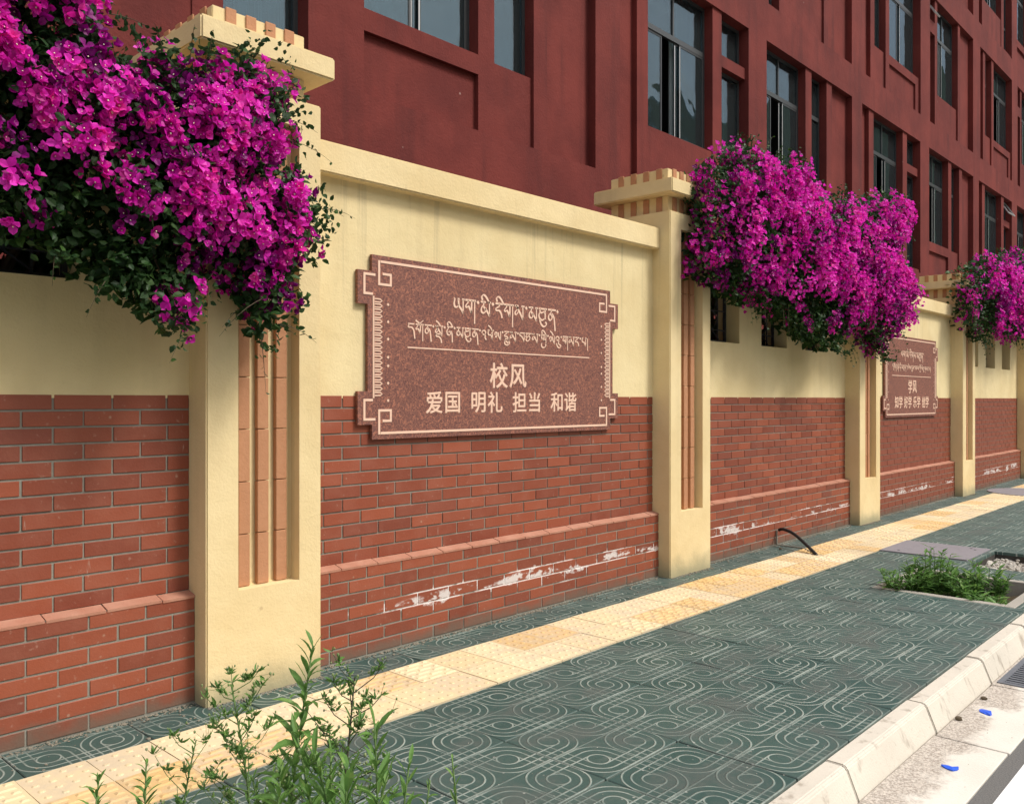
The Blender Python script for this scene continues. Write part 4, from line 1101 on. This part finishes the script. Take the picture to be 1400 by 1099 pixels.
def weed(base, top, label, nleaf, lsize, seed, flowering=0, dark=False, side=0, top_tuft=True):
    rr = random.Random(seed); b_ = Vector(base); tp = Vector(top)
    t = thing('weed', base, label, 'weed', 'tall weeds in the near tree pit')
    H = tp-b_; bend = Vector((rr.uniform(-.05, .05), rr.uniform(-.05, .05), 0))
    P = lambda u: H*u+bend*sin(pi*u)
    q = MB(); q.tube([P(i/10) for i in range(11)], [.0042*(1-.7*i/10)+.0008 for i in range(11)], 6)
    part('stem', q, M['weed_dark' if dark else 'weed_stem'], t, smooth=True)
    az = rr.uniform(0, 6)
    nleaf = int(nleaf*(2.6 if flowering else 1.9))
    for k in range(nleaf):
        u = .18+.82*(k+.5)/nleaf; az += 2.4
        p = P(u); L = lsize*(1.35-.75*u**3)*rr.uniform(.75, 1.2)
        up = .95-(1-u)*1.1+rr.uniform(-.15, .15)
        if flowering and u > .6: L *= .6
        o = link('leaf', rr.choice(LL), t, p, (rr.uniform(-.5, .5), -max(-.1, up), az))
        o.scale = (L, L, L)
    if flowering:
        q = MB(); bq = MB(); lq = MB(); iv_, if__ = ico(1, 1)
        for k in range(flowering):
            u = .42+.58*k/flowering; az += 2.3; p0 = P(u); L = (.20*(1.15-u)+.05)*rr.uniform(.8, 1.2)
            d = Vector((cos(az), sin(az), rr.uniform(.5, 1.0))).normalized()
            p1 = p0+d*L*.6; p2 = p0+d*L+Vector((0, 0, .02))
            q.tube([p0, p1, p2], [.0016, .0012, .0008], 4)
            for j in range(rr.randint(5, 9)):
                s_ = rr.uniform(.35, 1.05); pb = p0.lerp(p2, s_)
                pe = pb+Vector((rr.gauss(0, .017), rr.gauss(0, .017), rr.uniform(.0, .028)))
                q.tube([pb, pe], [.0007, .0005], 3)
                s = rr.uniform(.0022, .0042)
                bq.add([(a, b2, c*1.4) for a, b2, c in iv_], if__, Matrix.Translation(pe) @ Matrix.Scale(s, 4))
                for m_ in range(3):
                    T_ = dir_mat(pb, (rr.uniform(-1, 1), rr.uniform(-1, 1), rr.uniform(.1, 1)), rr.uniform(0, 6)) @ Matrix.Rotation(pi/2, 4, 'X') @ Matrix.Diagonal((.45, 1, 1, 1)) @ Matrix.Scale(rr.uniform(.012, .030), 4)
                    lq.add(LEAFV, LEAFF, T_)
        part('twig', q, M['weed_dark' if dark else 'weed_stem'], t); tag(part('buds', bq, M['bud'], t), kind='stuff'); tag(part('small_leaves', lq, M['weed_leaf'], t), kind='stuff')
    return t
def at(px, depth, z):
    u = (px-700)/1173.65; return (depth*(cos(TH)+u*sin(TH)), depth*(sin(TH)-u*cos(TH)), z)
def topz(py, depth): return EYE-(py-546)*depth/1173.65
W_ = [ # top px, py, depth, base px shift, leaves, leaf size, flowering, dark, label
 (428, 882, 2.15, -42, 46, .085, 0, False, 'tallest leafy green weed with upright tip in front of the nearest pillar'),
 (485, 925, 2.15, -60, 26, .070, 26, True, 'dark stemmed weed with spreading pale buds right of the tallest weed'),
 (316, 935, 2.35, 20, 34, .060, 22, False, 'budding grey green weed in front of the pillar foot, left of the tallest weed'),
 (268, 1012, 2.45, 12, 26, .060, 10, False, 'short budding weed left of the tall grey green one'),
 (200, 1042, 2.65, 8, 26, .060, 0, False, 'small leafy weed over the yellow tiles, second from the left'),
 (136, 1060, 2.80, 8, 22, .060, 0, False, 'leftmost small leafy weed over the yellow tiles'),
 (512, 990, 1.95, -50, 26, .095, 0, False, 'broad leaved weed leaning right below the budding weed'),
 (560, 1040, 1.95, -50, 22, .080, 0, False, 'low leafy weed leaning right under the broad leaved one'),
 (618, 1036, 2.10, -8, 16, .050, 0, False, 'rightmost small weed standing over the green tiles'),
 (588, 1066, 2.10, -6, 16, .045, 0, False, 'short weed just left of the rightmost small weed'),
 (452, 1025, 1.85, -20, 34, .075, 6, False, 'dense pale green weed at the bottom edge under the tallest weed'),
 (385, 1045, 1.95, 0, 30, .085, 0, False, 'bushy low weed at the bottom edge left of the tallest weed'),
 (430, 1030, 1.80, 10, 34, .10, 0, False, 'light green weed right at the bottom edge between the two densest ones'),
 (475, 1050, 1.75, 5, 30, .10, 0, False, 'broad low weed at the bottom edge under the dark stemmed weed'),
 (405, 1000, 2.0, 0, 34, .09, 0, False, 'mid height leafy weed hugging the stem of the tallest weed'),
 (530, 1060, 1.80, -25, 26, .09, 0, False, 'low spreading weed at the bottom edge just right of the leaning weed'),
 (345, 1062, 2.10, 5, 26, .080, 5, False, 'low weed at the bottom edge below the grey green weed'),
]
for i, (px, py, dp, dx, nl, ls, fl_, dk, lab) in enumerate(W_):
    tz = topz(py, dp); b0 = at(px+dx, dp*.93, 0)
    weed((b0[0], b0[1], -.09), (at(px, dp, 0)[0], at(px, dp, 0)[1], tz), lab, nl, ls, 40+i, fl_, dk)

def bush(base, r, h, n, label, seed):
    rr = random.Random(seed); t = thing('low_weed', base, label, 'weed', 'low weeds in the far tree pit')
    q = MB(); s = MB()
    for k in range(n):
        a = rr.uniform(0, 2*pi); d = r*sqrt(rr.random())*.6; p0 = Vector((d*cos(a), d*sin(a), 0))
        hh_ = h*rr.uniform(.5, 1.1)*(1-.4*d/r); p1 = p0+Vector((cos(a)*r*.5*rr.random(), sin(a)*r*.5*rr.random(), hh_))
        s.tube([p0, (p0+p1)/2+Vector((0, 0, .01)), p1], .002, 4)
        for j in range(13):
            u = .2+.8*j/12; az = rr.uniform(0, 6.3); L = rr.uniform(.05, .10)
            T = Matrix.Translation(p0.lerp(p1, u)) @ Matrix.Rotation(az, 4, 'Z') @ Matrix.Rotation(-rr.uniform(-.1, .9), 4, 'Y') @ Matrix.Scale(L, 4)
            q.add([(0, 0, 0), (.45, .16, .05), (.5, 0, 0), (.45, -.16, .05), (1, 0, -.08)], [(0, 2, 1), (0, 3, 2), (1, 2, 4), (2, 3, 4)], T)
    part('stems', s, M['weed_stem'], t); tag(part('foliage', q, M['weed_leaf'], t), kind='stuff')
bush((6.86, 2.28, -.10), .20, .26, 40, 'low bushy weed at the far left corner of the right tree pit', 1)
bush((7.08, 2.16, -.10), .22, .38, 46, 'tallest clump of weed in the right tree pit, beside the left corner clump', 2)
bush((7.0, 1.92, -.10), .20, .24, 36, 'weed clump in the middle of the right tree pit, nearer the camera', 3)
bush((7.22, 1.82, -.10), .18, .30, 36, 'upright pale weed clump right of the middle one in the right tree pit', 4)
bush((6.88, 1.70, -.10), .14, .13, 18, 'lowest weed patch by the kerb corner of the right tree pit', 5)
bush((7.3, 2.2, -.10), .14, .16, 16, 'small weed behind the tallest clump in the right tree pit', 6)

# ------------------------------------------------------------------ small things
q = MB()
A = [Vector((8.02, 3.86, .150)), Vector((8.00, 3.80, .165)), Vector((7.92, 3.66, .145)), Vector((7.83, 3.52, .09)), Vector((7.75, 3.40, .035)), Vector((7.71, 3.34, .006))]
P = []
for i in range(len(A)-1):
    p0, p1, p2, p3 = A[max(i-1, 0)], A[i], A[i+1], A[min(i+2, len(A)-1)]
    for j in range(5):
        u = j/5; P.append(.5*((2*p1)+(p2-p0)*u+(2*p0-5*p1+4*p2-p3)*u*u+(3*p1-p0-3*p2+p3)*u**3))
P.append(A[-1])
q.tube(P, .0155, 10)
tag(part('rubber_pipe', q, M['rubber'], smooth=True), 'bent black pipe sticking out of the brick wall down to the yellow tiles', 'pipe')
q = MB()
q.tube([(8.0, 3.872, .0), (8.0, 3.872, .15)], .008, 6); q.tube([(8.0, 3.87, .006), (7.98, 3.60, .006), (7.70, 3.33, .012)], .008, 6)
tag(part('thin_conduit', q, M['mortar']), 'thin mortar grey conduit running under the bent black pipe', 'conduit')
for (x, y, r_, lab) in ((4.74, 1.19, .6, 'flat scrap of blue plastic on the gutter, nearer the kerb grate'), (3.93, 1.115, 2.2, 'smaller folded scrap of blue plastic on the gutter close to the picture corner')):
    q = MB(); rr = random.Random(int(x*10)); n = 9; a_, b2 = (.060, .026) if x > 4.5 else (.042, .030)
    top = []
    for i in range(n):
        an = 2*pi*i/n; k_ = rr.uniform(.5, 1.3); top.append((a_*cos(an)*k_, b2*sin(an)*k_, .0015+.008*rr.random()))
    bot = [(a, b_, 0.0005) for a, b_, c in top]
    for i in range(n):
        q.face([bot[i], bot[(i+1) % n], top[(i+1) % n], top[i]]); q.face([top[i], top[(i+1) % n], (0, 0, .009)])
    o = part('plastic_scrap', q, M['blue'], None, (x, y, -.1214)); o.rotation_euler = (0, 0, r_); tag(o, lab, 'litter')
for (x, y, r_, lab) in ((4.55, 1.26, .018, 'small dark stone in the gutter against the kerb'), (7.80, 3.74, .016, 'small brown clod under the bent black pipe'), (4.95, 1.25, .016, 'dark twig scrap in the gutter near the drain grate'), (3.35, 1.20, .014, 'small grey pebble in the gutter nearest the camera')):
    q = MB(); v, f = ico(2, .6); rr = random.Random(int(x*100)); q.add([(a*rr.uniform(.8, 1.2), b_*rr.uniform(.7, 1.2), c) for a, b_, c in v], f, Matrix.Scale(r_, 4))
    tag(part('pebble', q, M['bark'], None, (x, y, (-.1214 if y < 1.3 else 0)+r_*.4)), lab, 'stone')
